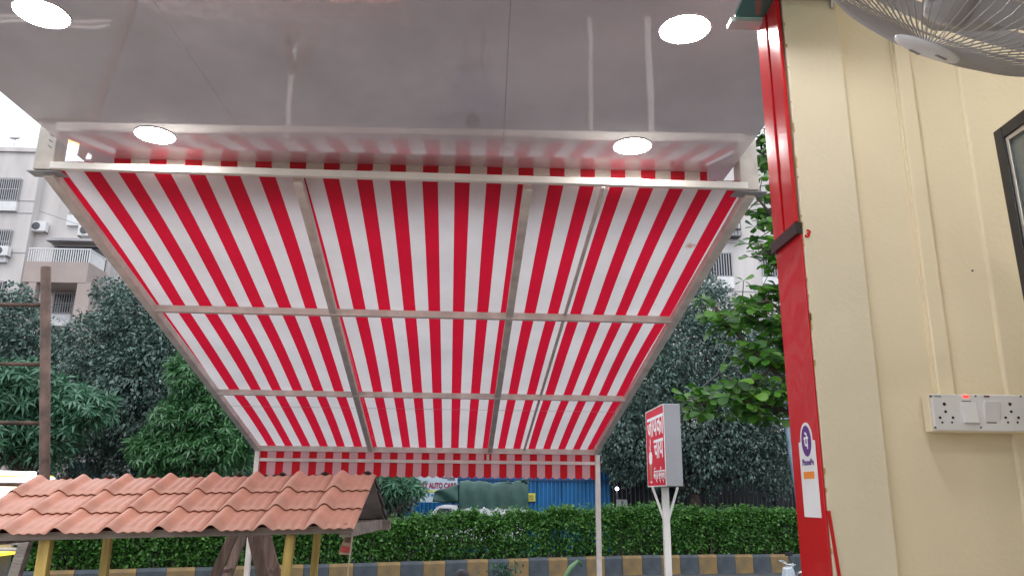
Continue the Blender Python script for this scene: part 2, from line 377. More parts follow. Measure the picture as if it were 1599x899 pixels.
bul = .06 * np.sin(ss * 2.7 + v * 3) + .05 * np.sin(ss * 6.1 - v * 5)
rnd = np.where(v > .8, (v - .8) * .9, 0) + np.where(v < .18, (.18 - v) * 1.2, 0)
pos[:, 0] = cx; pos[:, 1] = cy + .16 + bul + rnd * (1 - u) + u * 1.0
pos[:, 2] = .40 + v * ht + rng.normal(0, .03, N)
D = np.stack([rng.normal(0, .7, N), -np.abs(rng.normal(.5, .5, N)) * (u < .5) + .2, rng.normal(.15, .6, N)], 1)
me = leaves_mesh('foliage', pos, D, rng.uniform(.065, .13, N), .62, L_hedge)
o = inst('foliage', me, hedge); o['kind'] = 'stuff'
# fresh shoots
n2 = 900; s2 = rng.uniform(S0, S1, n2); sx = np.interp(s2, cum, kx); sy = np.interp(s2, cum, ky)
pp = []; dd = []
for i in range(n2):
    h0 = .38 + float(np.interp(sx[i], [-12, -6] + [p.x for p in HP], [.95, .95] + [p.z - .42 for p in HP])); hh = rng.uniform(.06, .24); x0 = sx[i]; y0 = sy[i] + rng.uniform(.15, 1.0)
    for k in range(12):
        pp.append((x0 + rng.normal(0, .03), y0 + rng.normal(0, .03), h0 + hh * k / 11)); dd.append((rng.normal(), rng.normal(), .7))
me = leaves_mesh('new_shoots', np.array(pp), np.array(dd), rng.uniform(.05, .09, len(pp)), .5, L_hedge)
o = inst('new_shoots', me, hedge); o['kind'] = 'stuff'
mb = MB()
for i in range(900):
    s = random.uniform(S0, S1); x = np.interp(s, cum, kx); y = np.interp(s, cum, ky) + random.uniform(.3, .9)
    mb.tube([(x, y, .34), (x + random.uniform(-.15, .15), y + random.uniform(-.1, .1), 1.05)], [.03, .014], 4, cap=False)
o = part(mb, 'stems', K['bark'], hedge); o['kind'] = 'stuff'

# ------------------------------------------------------------------ shop: ceiling with downlights
ZC = EYE + 1.597; YC = 3.9; XL, XR = -2.046, 1.214
ceil = thing('canopy_ceiling', 'glossy grey laminate ceiling that mirrors the striped awning', 'ceiling')
for (a, b) in ((XL, -1.15), (-1.149, .055), (.056, XR)):
    part(MB().box(a, b, -4.2, YC, ZC, ZC + .02), 'panel', K['ceil'], ceil, bevel=.0008)
part(MB().box(XL + .01, XR - .01, -4.2, YC - .01, ZC + .021, ZC + .12), 'roof_deck', K['bld3'], ceil)
part(MB().box(XL + .2, XR - .2, 1.0, 1.04, ZC + .1205, ZC + .16), 'roof_batten', K['wood_beam'], ceil)
def lampM():
    return Matrix.Identity(4)
ring = MB().lathe([(.0905, -.004), (.0915, -.0045), (.0925, -.003), (.093, .0), (.0905, 0)], 40).mesh('rim', K['white_pl'], True)
disc = MB().lathe([(.0903, -.0035), (.06, -.0075), (.001, -.009)][::-1], 40).mesh('diffuser', K['lamp'], True)
labs = ['lit round downlight at the top left corner of the view',
        'lit round downlight near the top, closest to the red pillar',
        'lit round downlight above the left part of the striped awning beam',
        'lit round downlight above the right part of the striped awning beam']
for (x, y), lb in zip([(-1.567, 2.43), (.675, 2.415), (-1.562, 3.381), (.665, 3.376)], labs):
    t = thing('downlight', lb, 'ceiling light', 'round downlights set in the glossy ceiling', (x, y, ZC))
    inst('rim', ring, t, (0, 0, -.0005)); inst('diffuser', disc, t, (0, 0, -.0006))
for (x, y, w_) in [(-1.59, 1.5, 'above the viewer in the left row, front one'), (.68, 1.49, 'above the viewer in the right row, front one'), (-1.59, .53, 'above the viewer in the left row, middle one'), (.68, .53, 'above the viewer in the right row, middle one'), (-1.59, -.6, 'behind the viewer in the left row'), (.68, -.6, 'behind the viewer in the right row')]:  # unseen downlights, added to light the shop interior
    t = thing('downlight', 'added unseen lit downlight ' + w_, 'ceiling light', 'round downlights set in the glossy ceiling', (x, y, ZC))
    inst('rim', ring, t, (0, 0, -.0005)); inst('diffuser', disc, t, (0, 0, -.0006))

# ------------------------------------------------------------------ cream wall, red pillar, casing, switchboard
YW = 2.0; XJ = .84
wall = thing('shop_wall', 'cream painted shop wall on the right carrying the switchboard and casing strip', 'wall')
part(MB().box(1.01, 1.35, YW, YW + .2, .45, ZC + .6), 'wall_face', K['cream'], wall)
part(MB().box(1.35, 1.62, YW - .012, YW + .2, .45, ZC + .6), 'wall_face', K['cream'], wall, bevel=.006)  # slight step shaped to give the wall's soft shading line
part(MB().box(XJ + .006, 1.01, YW - .02, YW + .16, .45, ZC + .5), 'pilaster', K['cream_grey'], wall, bevel=.004)
part(MB().box(1.62, 1.8, -4.2, YW + .2, .45, ZC + .6), 'side_wall', K['cream'], wall)
# back part of the shop, behind the viewer
bw = thing('rear_wall', 'plain cream rear wall of the shop behind the viewer', 'wall')
part(MB().box(-2.2, 1.8, -4.4, -4.2, .45, ZC + .6), 'wall_face', K['cream'], bw)
p_ = at(1515, 425, YW - .002); part(MB().lathe([(.0028, 0), (.0022, .004), (.0005, .005)], 10, Matrix.Translation((p_.x, YW - .0125, p_.z)) @ Matrix.Rotation(pi / 2, 4, 'X')), 'nail', K['grille'], wall)
# a few paint chips on the wall
mb = MB()
for i in range(26):
    z = EYE + random.uniform(-.35, 1.35); w = random.uniform(.001, .0035); h = random.uniform(.004, .02)
    mb.box(XJ + .0055, XJ + .0065 + w, YW - .0215, YW - .0195, z, z + h)
part(mb, 'chipped_edge', mat('ochre_filler', (.5, .36, .12), .8, .2, 30), wall)

pil = thing('red_pillar', 'tall glossy red laminate strip cladding the pillar edge beside the cream wall', 'pillar')
yj0, yj1 = YW - .02, 2.165
part(MB().box(XJ, XJ + .005, yj0, yj1, .45, EYE + .72), 'cladding', K['red_gloss'], pil, bevel=.002)
part(MB().extr([(XJ - .0115, yj0 + .003, EYE + .725), (XJ - .006, 2.07, EYE + .725), (XJ - .0003, 2.07, EYE + .725), (XJ - .0003, yj0 + .003, EYE + .725)], (0, 0, .707)), 'cladding', K['red_gloss'], pil, bevel=.002)
part(MB().extr([(XJ - .0095, 2.077, EYE + .725), (XJ - .004, yj1 - .002, EYE + .725), (XJ - .0003, yj1 - .002, EYE + .725), (XJ - .0003, 2.077, EYE + .725)], (0, 0, .707)), 'cladding', K['red_gloss'], pil, bevel=.002)
part(MB().box(XJ - .0002, XJ + .0052, 2.0, 2.16, EYE + .7205, EYE + 1.43), 'backing', K['dark'], pil)
part(MB().box(XJ + .0055, XJ + .17, YW + .145, yj1 - .001, .45, EYE + 1.43), 'outer_face', K['red_gloss'], pil)
part(MB().box(XJ - .0125, XJ + .0055, yj0 - .003, yj1 + .003, EYE + .69, EYE + .722), 'tape_band', K['black'], pil)
text('3', .030, K['red_gloss'], frameM(Vector((XJ + .020, YW - .0216, EYE + .69)), Vector((cos(-.35), 0, sin(-.35))), Vector((sin(.35), 0, cos(.35)))), pil, 'paint_mark', bold=.0012)
part(MB().bar((XJ + .008, YW - .0222, EYE - .03), (XJ + .022, YW - .0222, EYE - .21), .008, .003, up=(0, 1, 0)), 'paint_mark', K['red_gloss'], pil)

# sticker
st = thing('payment_sticker', 'white payment sticker with purple round logo and orange bar on the red pillar', 'sticker', loc=(XJ - .0003, 2.05, EYE + .05))
def loc2(y, z, d=0): return (XJ - .0006 - d, y, z)
y0, y1, z0, z1 = 2.002, 2.108, EYE - .048, EYE + .142
poly = [(XJ - .0012, y0, z0), (XJ - .0012, y1, z0), (XJ - .0012, y1, z1), (XJ - .0012, 2.094, z1 + .002)]
for i in range(1, 12):
    a = pi * i / 12; poly.append((XJ - .0012, 2.055 + .039 * cos(a), z1 + .006 + .044 * sin(a)))
poly += [(XJ - .0012, 2.016, z1 + .002), (XJ - .0012, y0, z1)]
part(MB().extr(poly, (.0008, 0, 0)), 'backing', K['white'], st)
def disc_x(cy, cz, ry, rz, x, n=28, t=.0005): return MB().extr([(x, cy + ry * cos(2 * pi * i / n), cz + rz * sin(2 * pi * i / n)) for i in range(n)], (t, 0, 0))
part(disc_x(2.055, z1 + .002, .031, .04, XJ - .0018), 'emblem', K['purple'], st)
def tM(y, z, d): return frameM(Vector((XJ - d, y, z)) - st.location, (0, -1, 0), (0, 0, 1))
text('पे', .046, K['txt_white'], tM(2.055, z1 + .003, .0022), st, bold=.001, ext=.0002)
text('PhonePe', .022, K['purple'], tM(2.055, z1 - .052, .0018), st, bold=.0006, ext=.0002, sx=.95)
part(MB().box(XJ - .0018, XJ - .0013, 2.022, 2.09, z1 - .094, z1 - .076), 'orange_bar', K['orange'], st)

# casing strip to the switchboard
cs = thing('casing_strip', 'narrow cream wiring casing running up the wall from the switchboard', 'casing')
part(MB().box(1.168, 1.21, YW - .017, YW - .0003, EYE + .262, ZC + .5), 'cover', K['cream'], cs, bevel=.003)
part(MB().box(1.1625, 1.1675, YW - .007, YW - .0004, EYE + .262, ZC + .5), 'lip', K['cream'], cs)
# switchboard
XA, XB, ZA, ZB = 1.125, 1.383, EYE + .166, EYE + .258; YF = 1.95
sb = thing('switchboard', 'white electrical switchboard with two round-pin sockets and two switches on the cream wall', 'switchboard', loc=(1.25, YW, EYE + .166))
part(MB().box(XA - .004, XB + .004, YF + .007, YW - .0125, ZA - .002, ZB + .002), 'back_box', K['cream'], sb, bevel=.003)
part(MB().box(XA, XB, YF - .003, YF + .0065, ZA, ZB), 'face_plate', K['white_pl'], sb, bevel=.0025)
def px2sb(zx, zy):   # photo positions on the face plate
    return at(1400 + zx / 7.49, 580 + zy / 7.49, YF - .003)
def hole(zx, zy, r, par, nm='pin_hole', m=None):
    p = px2sb(zx, zy); M = frameM(Vector((p.x, YF - .0034, p.z)), (1, 0, 0), (0, 0, 1))
    return part(MB().lathe([(r, -.0035), (r, .0002), (r * .82, .0006)], 16, M), nm, m or K['dark'], par)
for (dx, cxx) in ((0, 'left'), (767, 'right')):
    for (zx, zy, r) in ((562, 382, .0042), (577, 470, .0034), (513, 540, .0034), (663, 540, .0034), (540, 596, .0026), (652, 596, .0026)):
        hole(zx + dx, zy, r, sb)
for (zx, zy) in ((406, 290), (928, 290), (1455, 292), (460, 655), (990, 655)): hole(zx, zy, .0026, sb, 'screw', K['grille'])
def sbx(zx0, zx1, zy0, zy1, d0, d1, nm, m, tilt=0):
    a = px2sb(zx0, zy1); b = px2sb(zx1, zy0); cz = (a.z + b.z) / 2
    mb = MB().box(a.x, b.x, YF - .003 - d1, YF - .003 - d0, a.z, b.z)
    M = Matrix.Translation((0, YF - .003, cz)) @ Matrix.Rotation(tilt, 4, 'X') @ Matrix.Translation((0, -(YF - .003), -cz))
    mb.v = [tuple(M @ Vector(p)) for p in mb.v]
    return part(mb, nm, m, sb, bevel=.001)
sbx(785, 925, 350, 605, -.002, .004, 'switch', K['white_pl'], radians(-9))
sbx(1045, 1185, 350, 605, -.002, .004, 'switch', K['white_pl'], radians(9))
sbx(780, 842, 278, 308, .0002, .001, 'indicator', K['red_led'])
sbx(1025, 1088, 284, 302, .0002, .001, 'indicator', K['dark_red'])
sbx(765, 875, 345, 352, .0, .0006, 'switch_gap', K['dark']); sbx(1060, 1172, 594, 604, .0, .0006, 'switch_gap', K['dark'])
text('vinay', .0085, K['txt_dark'], frameM(px2sb(483, 292) - sb.location + Vector((0, -.0006, 0)), (1, 0, 0), (0, 0, 1)), sb, ext=.0001)

# framed display on the side wall
XT = 1.19; yt1 = XT / .716; zt0, zt1 = EYE - .05, EYE + .507 * yt1
tv = thing('wall_display', 'black framed dark glass display with silver inner edge at the right edge of the view', 'display', loc=(XT, .9, EYE))
tl = Matrix.Translation((XT, yt1, zt1)) @ Matrix.Rotation(radians(-1.5), 4, 'X') @ Matrix.Translation((-XT, -yt1, -zt1))
def tvb(y0, y1, z0, z1, x0, x1, nm, m, bv=.002):
    mb = MB().box(XT + x0, XT + x1, y0, y1, z0, z1); mb.v = [tuple(tl @ Vector(p)) for p in mb.v]; return part(mb, nm, m, tv, bevel=bv)
ya = .55; fw = .03
tvb(yt1 - fw, yt1, zt0, zt1, 0, .04, 'frame', K['black']); tvb(ya, ya + fw, zt0, zt1, 0, .04, 'frame', K['black'])
tvb(ya + fw, yt1 - fw, zt1 - fw, zt1, 0, .04, 'frame', K['black']); tvb(ya + fw, yt1 - fw, zt0, zt0 + fw, 0, .04, 'frame', K['black'])
g = .011
tvb(yt1 - fw - g, yt1 - fw, zt0 + fw, zt1 - fw, .004, .038, 'inner_edge', K['steel'], .001); tvb(ya + fw, yt1 - fw - g, zt1 - fw - g, zt1 - fw, .004, .038, 'inner_edge', K['steel'], .001)
tvb(ya + fw, yt1 - fw - g, zt0 + fw, zt0 + fw + g, .004, .038, 'inner_edge', K['steel'], .001); tvb(ya + fw, ya + fw + g, zt0 + fw + g, zt1 - fw - g, .004, .038, 'inner_edge', K['steel'], .001)
tvb(ya + fw + g, yt1 - fw - g, zt0 + fw + g, zt1 - fw - g, .012, .03, 'glass', K['screen'], .0)
tvb(ya + .3, ya + .7, zt0 + .2, zt1 - .2, .041, .42, 'wall_bracket', K['black'])

# glass shelf with steel arm at the head of the pillar
gs = thing('glass_shelf', 'small green glass plate on a steel arm above the red pillar head', 'shelf', loc=(.85, 2.0, EYE + 1.44))
zg = EYE + 1.435
part(MB().extr([(.745, 2.10, zg), (.87, 2.10, zg), (1.00, 1.90, zg), (1.00, 1.70, zg), (.73, 1.70, zg)], (0, 0, .012)), 'glass', K['green_glass'], gs)
part(MB().box(.735, .90, 2.103, 2.15, zg - .014, zg + .004), 'edge_channel', K['frost'], gs, bevel=.003)
part(MB().tube([(.83, 1.965, zg - .014), (.995, 1.965, zg - .014)], .0065, 10).tube([(.995, 1.979, zg - .045), (.995, 1.965, zg + .01)], .007, 10), 'arm', K['steel'], gs, smooth=True)

# ------------------------------------------------------------------ wall fan
def camv(v): return Vector((ROT @ np.array(v)).tolist())
Zf = 1.13; Cc = np.array([(1499 - 800) / FPX * Zf, -(-16 - 450) / FPX * Zf, -Zf])
ray = Cc / np.linalg.norm(Cc); ti = np.array([-.485, -.875, 0]); ti -= ray * (ti @ ray); ti /= np.linalg.norm(ti)
ax = .968 * ti - .25 * ray
Cw = camv(Cc) + Vector((0, 0, EYE)); A = camv(ax).normalized()
e1 = A.orthogonal().normalized()
# rotate e1 to lie in the x direction as far as possible
e1 = (Vector((1, 0, 0)) - A * A.x).normalized(); e2 = A.cross(e1)
FM = Matrix.Identity(4)
for i in range(3): FM[i][0] = e1[i]; FM[i][1] = e2[i]; FM[i][2] = A[i]; FM[i][3] = Cw[i]
fan = bpy.data.objects.new('wall_fan', None); COL.objects.link(fan); fan.matrix_world = FM
tag(fan, 'grey wall-mounted fan with wire guard and oval centre badge in the top right corner', 'fan')
RF = .232
prof = [(.209, .006), (.204, .028), (.183, .052), (.145, .070), (.095, .082), (.046, .088)]
def ringm(r, z, t, n=64):
    return MB().tube([(r * cos(2 * pi * i / n), r * sin(2 * pi * i / n), z) for i in range(n + 1)], t, 6, cap=False)
fg = ringm(.205, .028, .0022)
for r_, z_ in ((.197, .040),): fg.tube([(r_ * cos(2 * pi * i / 64), r_ * sin(2 * pi * i / 64), z_) for i in range(65)], .0014, 5, cap=False)
FG = fg.build('front_guard', K['grey_wire'], fan, True)
wm = MB().tube([(r_, 0, z_) for r_, z_ in prof], .00115, 4, cap=False).mesh('guard_wire', K['grey_wire'], True)
for i in range(84): inst('guard_wire', wm, FG, M=Matrix.Rotation(2 * pi * i / 84, 4, 'Z'))
rm = MB()
n = 72; rp = [(.207, -.014), (.214, -.014), (.214, .012), (.207, .012)]
vs = [(r_ * cos(2 * pi * i / n), r_ * sin(2 * pi * i / n), z_) for i in range(n) for r_, z_ in rp]
rm.add(vs, [(4 * i + k, 4 * i + (k + 1) % 4, 4 * ((i + 1) % n) + (k + 1) % 4, 4 * ((i + 1) % n) + k) for i in range(n) for k in range(4)])
rm.build('rim', K['grey_pl'], fan)
bgm = ringm(.167, -.069, .0018); bgm.tube([(.10 * cos(2 * pi * i / 64), .10 * sin(2 * pi * i / 64), -.088) for i in range(65)], .0018, 5, cap=False)
BG = bgm.build('back_guard', K['grey_wire'], fan, True)
wb = MB().tube([(.209, 0, -.01), (.20, 0, -.04), (.165, 0, -.07), (.10, 0, -.09), (.06, 0, -.092)], .00115, 4, cap=False).mesh('guard_wire', K['grey_wire'], True)
for i in range(84): inst('guard_wire', wb, BG, M=Matrix.Rotation(2 * pi * (i + .5) / 84, 4, 'Z'))
MB().lathe([(.047, .084), (.0485, .088), (.047, .0925), (.03, .0955), (.001, .0965)], 40).build('badge', K['white_pl'], fan, True)
mb = MB()
for a in (1.2, 4.3):
    mb = MB(); mb.box(-.002 + .024 * cos(a), .014 + .024 * cos(a), -.003 + .024 * sin(a), .003 + .024 * sin(a), .0955, .0975); mb.build('badge_mark', K['sign_grey'], fan)

MB().lathe([(.001, .05), (.028, .048), (.034, .03), (.034, -.03), (.03, -.04), (.001, -.04)], 28).build('hub', K['grey_pl'], fan, True)
MB().lathe([(.058, -.092), (.062, -.10), (.06, -.17), (.04, -.2), (.001, -.205)], 28).build('motor', K['grey_pl'], fan, True)
bm_ = MB(); vs = []; nr, nc = 7, 6
for i in range(nr):
    r_ = .03 + .16 * i / (nr - 1); w_ = .5 + .35 * sin(pi * min(1, i / (nr - 1) * .9))
    for j in range(nc):
        t_ = j / (nc - 1) - .5; an = t_ * w_ * (1.0 if i else .7) + .25 * i / (nr - 1)
        vs.append((r_ * cos(an), r_ * sin(an), .028 * (-t_) * 2 * (1 - .4 * i / nr) + .006))
k = len(vs); vs2 = [(x, y, z - .0025) for x, y, z in vs]
fs = [(i * nc + j, i * nc + j + 1, (i + 1) * nc + j + 1, (i + 1) * nc + j) for i in range(nr - 1) for j in range(nc - 1)]
bm_.add(vs + vs2, fs + [tuple(k + q for q in f[::-1]) for f in fs])
bme = bm_.mesh('blade', K['grey_pl'], True)
for i in range(3): inst('blade', bme, fan, M=Matrix.Rotation(2 * pi * i / 3 + 1.0, 4, 'Z'))
Mi = FM.inverted()
pa = Mi @ (Cw - A * .17); pb = Mi @ (Cw - A * .17 + Vector((.2, .1, -.03))); pc = Mi @ Vector((1.61, Cw.y + .25, Cw.z + .15))
MB().tube([pa, pb, pc], [.022, .018, .02], 12).build('arm', K['grey_pl'], fan, True)
wp = Mi @ Vector((1.615, Cw.y + .25, Cw.z + .15))
MB().tube([wp, Mi @ Vector((1.59, Cw.y + .25, Cw.z + .15))], .05, 16).build('wall_plate', K['grey_pl'], fan, True)

# ------------------------------------------------------------------ awning
YA = 3.58
nA = [Vector((-2.095, YA, EYE + 1.479)), Vector((1.281, YA, EYE + 1.454))]      # under the beam, left and right
YB = 7.6
fA = [Vector((-2.17, YB, EYE + .40)), Vector((1.065, YB, EYE + .40))]
def ap(s, t, up=0):       # s across 0..1, t down the slope 0..1
    a = nA[0].lerp(nA[1], s); b = fA[0].lerp(fA[1], s); p = a.lerp(b, t); p.z += up; return p
awn = thing('striped_awning', 'large red and white striped awning on a beige tube frame with scalloped front valance', 'awning', loc=(-.5, YB, 0))
# stripe phases measured across the cloth (whole numbers are the middles of red stripes)
cR = {0: 514, 1: 565, 2: 616, 3: 666.5, 4: 716, 5: 765, 6: 814, 7: 862, 8: 910.5, 9: 957, 10: 1001, 11: 1046.5, 12: 1094.5, 13: 1142}
cLf = {-7: 150.5, -6: 204, -5: 257.5, -4: 310, -3: 363.5, -2: 416}
def fitp(d): return np.polyfit([(p - 105) / 1055 for p in d.values()], list(d.keys()), 2)
fr_, fl_ = fitp(cR), fitp(cLf)
S_SEAM = .345
def phase(s): return float(np.polyval(fl_ if s < S_SEAM else fr_, s))
def cloth(name, s0, s1, ns, nt_, fpos, fph, m, parent):
    mb = MB(); uv = []
    for j in range(nt_ + 1):
        for i in range(ns + 1):
            s = s0 + (s1 - s0) * i / ns; mb.v.append(tuple(fpos(s, j / nt_))); uv.append((fph(min(max(s, s0 + 1e-5), s1 - 1e-5)), j / nt_))
    w = ns + 1
    mb.f = [(j * w + i, j * w + i + 1, (j + 1) * w + i + 1, (j + 1) * w + i) for j in range(nt_) for i in range(ns)]; mb.mi = [0] * len(mb.f)
    mb.uv = uv
    return part(mb, name, m, parent, smooth=True)
def sag(s, t):
    # cloth lies on the tubes and dips a little between them
    q = 0.0
    for a, b in ((0, .34), (.34, .57), (.57, .73), (.73, 1)):
        pass
    return .031 + .007 * sin(s * 23 + 2 * t) * sin(t * 9) + .004 * sin(s * 47 + t * 5) + .012 * abs(sin(pi * t * 3))
cloth('canopy_cloth', -.012, S_SEAM, 30, 26, lambda s, t: ap(s, t * 1.018 - .010, sag(s, t)), phase, K['awn'], awn)
cloth('canopy_cloth', S_SEAM, 1.003, 50, 26, lambda s, t: ap(s, t * 1.018 - .010, sag(s, t) + .001), phase, K['awn'], awn)
# frame tubes
TW = .045
def tube_part(a, b, w, h, name='frame_tube', m='beige_tube', up=(0, 0, 1)): return part(MB().bar(a, b, w, h, up=up), name, K[m], awn, bevel=.003)
for s0_, s1_ in ((-.0104, .005), (1.0, .994)): tube_part(ap(s0_, .0), ap(s1_, 1), .05, .05, 'side_rafter')
for st_, sf_ in (((-.262 * YA), (-.144 * YB)), ((.051 * YA), (.005 * YB)), ):
    a = Vector((st_ - .0, YA, nA[0].z - .025 * (st_ + 2.1) / 3.4)); b = Vector((sf_, YB, fA[0].z)); tube_part(a, b, .045, .045, 'rafter')
tube_part(Vector((.155 * YA, YA, nA[1].z + .012)), Vector((.048 * YB, YB, fA[0].z + .012)), .019, .019, 'rafter')  # thin tube under the cloth, put in for the shadow seen through it
def tpos(Y): return (Y - YA) / (YB - YA)
for Y in (4.91, 6.25):
    t = tpos(Y); tube_part(ap(.0, t, -.003), ap(.998, t, -.003), .04, .043, 'cross_tube')
tube_part(ap(0, 1, -.0), ap(1, 1, -.0), .045, .05, 'front_tube')
zv = EYE + .296
tube_part((fA[0].x + .02, YB + .0, zv), (fA[1].x - .02, YB + .0, zv), .03, .03, 'valance_rail')
for x in (fA[0].x + .02, fA[1].x - .0): tube_part((x, YB, .14 if x > -99 else 0), (x, YB, fA[0].z - .026), .045, .045, 'post')
tube_part((.02, YB - .002, zv + .016), (.02, YB - .002, fA[0].z - .03), .025, .02, 'upright')
# front valance with scalloped hem
cV = {0: 410, 1: 435.5, 2: 461.5, 3: 488, 4: 513, 5: 538, 6: 561.5, 8: 612, 9: 638, 10: 662.5, 11: 687.5, 12: 712.5, 13: 737, 15: 783.3, 16: 808, 17: 832, 18: 856, 19: 880, 20: 904.5}
fv = np.polyfit([(p - 401) / 531 for p in cV.values()], list(cV.keys()), 2)
YV = YB + .03
def valp(s, t):
    ph = float(np.polyval(fv, s)) * 2
    zt = fA[0].z + .034; zb = EYE + .165 - .018 * abs(sin(pi * (ph + .5)))
    z = zt + (zb - zt) * t
    return Vector((fA[0].x + .01 + (fA[1].x - fA[0].x - .015) * s, YV + .008 * sin(s * 60) * t + .004 * sin(s * 17), z))
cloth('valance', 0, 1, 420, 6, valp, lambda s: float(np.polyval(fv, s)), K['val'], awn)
n_ = K['awn'].node_tree.nodes; l_ = K['awn'].node_tree.links
src = [l for l in l_ if l.to_node.type == 'BSDF_PRINCIPLED' and l.to_socket.name == 'Base Color'][0].from_socket
tc_ = n_.new('ShaderNodeTexCoord'); nz_ = n_.new('ShaderNodeTexNoise'); nz_.inputs['Scale'].default_value = 55; l_.new(tc_.outputs['Object'], nz_.inputs['Vector'])
for (px_, py_, r_) in ((1078, 384, .022), (985, 381, .008), (1024, 475, .006), (772, 650, .006), (700, 395, .005)):
    m_ = (nA[0].z - fA[0].z - .012) / (YB - YA); c_ = at(px_, py_, 1.0); Yh = (nA[0].z - .012 + .035 - EYE + m_ * YA) / (c_.z - EYE + m_); c_ = at(px_, py_, Yh) - awn.location
    vd = n_.new('ShaderNodeVectorMath'); vd.operation = 'DISTANCE'; l_.new(tc_.outputs['Object'], vd.inputs[0]); vd.inputs[1].default_value = c_
    dv = n_.new('ShaderNodeMath'); dv.operation = 'MULTIPLY_ADD'; l_.new(nz_.outputs[0], dv.inputs[0]); dv.inputs[1].default_value = r_ * 2.5; l_.new(vd.outputs['Value'], dv.inputs[2])
    mr = n_.new('ShaderNodeMapRange'); l_.new(dv.outputs[0], mr.inputs[0]); mr.inputs[1].default_value = r_ * 1.3; mr.inputs[2].default_value = r_ * 3.0; mr.inputs[3].default_value = .85; mr.inputs[4].default_value = 0
    mi = n_.new('ShaderNodeMix'); mi.data_type = 'RGBA'; l_.new(mr.outputs[0], mi.inputs[0]); l_.new(src, mi.inputs[6]); mi.inputs[7].default_value = (.42, .15, .06, 1); src = mi.outputs[2]
for l in [l for l in l_ if (l.to_node.type == 'BSDF_PRINCIPLED' and l.to_socket.name == 'Base Color') or (l.to_node.type == 'BSDF_TRANSLUCENT' and l.to_socket.name == 'Color')]:
    l_.new(src, l.to_socket)
t_ = tpos(6.62); part(MB().bar(ap(.004, t_, .027), ap(.99, t_, .027), .004, .002), 'stitched_seam', mat('seam_thread', (.45, .38, .40), .8, 0), awn)
# beam at the shop end with end brackets
beam = thing('awning_beam', 'pale beige square beam under the ceiling edge that carries the striped awning', 'beam', loc=(-.4, YA, EYE + 1.49))
part(MB().bar((-2.10, YA - .05, EYE + 1.493), (1.255, YA - .05, EYE + 1.468), .03, .036), 'beam_tube', K['white_tube'], beam, bevel=.004)
for x0, x1, zz in ((-2.185, -2.095, .047), (1.225, 1.315, .022)):
    part(MB().box(x0, x1, YA - .05, YA + .05, EYE + 1.43 + zz, EYE + 1.73), 'end_bracket', K['bracket'], beam, bevel=.004)
    part(MB().box(x0 + .012, x1 - .012, YA - .038, YA + .038, EYE + 1.4285 + zz, EYE + 1.4305 + zz), 'bracket_opening', K['dark'], beam)
    part(MB().box(x0 - .03, x1 + .04, YA - .045, YA + .03, EYE + 1.421 + zz, EYE + 1.4255 + zz), 'end_plate', K['sign_grey'], beam)
mb = MB()
for z in (1.66, 1.63, 1.60): mb.bar((-2.13, YA - .0515, EYE + z), (-2.112, YA - .0515, EYE + z - .012), .004, .002)
part(mb, 'scratch_marks', K['grille'], beam)
# striped strip hanging from the ceiling edge
fs_ = thing('striped_fascia', 'narrow red and white striped cloth strip hanging along the ceiling edge above the beam', 'fascia', loc=(-.4, YC, ZC))
cS = {0: 189, 1: 243.5, 2: 297, 3: 352, 10: 716, 11: 766.5, 12: 817, 13: 867, 14: 916.5, 15: 963, 16: 1009.5, 17: 1058, 18: 1104}
ff = np.polyfit([(p - 176) / 929 for p in cS.values()], list(cS.keys()), 2)
cloth('strip_cloth', 0, 1, 60, 4, lambda s, t: Vector((-1.875 + 2.975 * s, 3.66 + .006 * sin(t * 3) + .003 * sin(s * 40), ZC - .0005 - .062 * t)), lambda s: float(np.polyval(ff, s)), K['strip'], fs_)
part(MB().box(-1.86, 1.09, 3.67, 3.685, ZC - .03, ZC - .001), 'batten', K['white_tube'], fs_)

# ------------------------------------------------------------------ stall roof in front left
roof_loc = Vector((-1.5, 4.2, 0.14))
stall = thing('tiled_stall', 'small stall roof of terracotta tile sheets carried on yellow posts', 'stall', loc=roof_loc)
XE0, XE1 = -2.50, -.604; YE, YR = 3.82, 4.48; ZE_, ZR_ = EYE - .190, EYE + .072
PER = .2345; NT = 8
tiltz = lambda x: (x - (XE0 + XE1) / 2) * .026
def profile(u):          # u 0..1 across one tile: hump then a ribbed pan
    if u < .42: return .032 * (.5 - .5 * cos(2 * pi * u / .42)) ** .9
    w = (u - .42) / .58
    return .0075 * (.5 - .5 * cos(2 * pi * w * 3.0))
sl = Vector((0, YR - YE, ZR_ - ZE_)); rowL = sl.length / 3; sd_ = sl.normalized(); nrm = Vector((0, -sd_.z, sd_.y))
NU = 22
def tile_mesh(m, top):
    mb = MB(); th = .004
    pts = []
    for k, (v, lift) in enumerate(((-.010, .0115), (rowL * .5, .006), (rowL + .004, .0))):
        for j in range(NU + 1):
            u_ = j / NU; pts.append(Vector((u_ * PER, 0, 0)) + sd_ * v + nrm * (lift + profile(u_)))
    low = [p - nrm * th for p in pts]; w = NU + 1; k0 = len(pts)
    mb.add(pts + low, [(r * w + j, r * w + j + 1, (r + 1) * w + j + 1, (r + 1) * w + j) for r in range(2) for j in range(NU)]
           + [(k0 + r * w + j, k0 + (r + 1) * w + j, k0 + (r + 1) * w + j + 1, k0 + r * w + j + 1) for r in range(2) for j in range(NU)]
           + [(j, k0 + j, k0 + j + 1, j + 1) for j in range(NU)]
           + [(0, w, k0 + w, k0), (w, 2 * w, k0 + 2 * w, k0 + w), (NU, k0 + NU, k0 + w + NU, w + NU), (w + NU, k0 + w + NU, k0 + 2 * w + NU, 2 * w + NU)])
    return mb.mesh('roof_tile', m, True)
tm = tile_mesh(K['tile'], True); tb = tile_mesh(K['tile_back'], False)
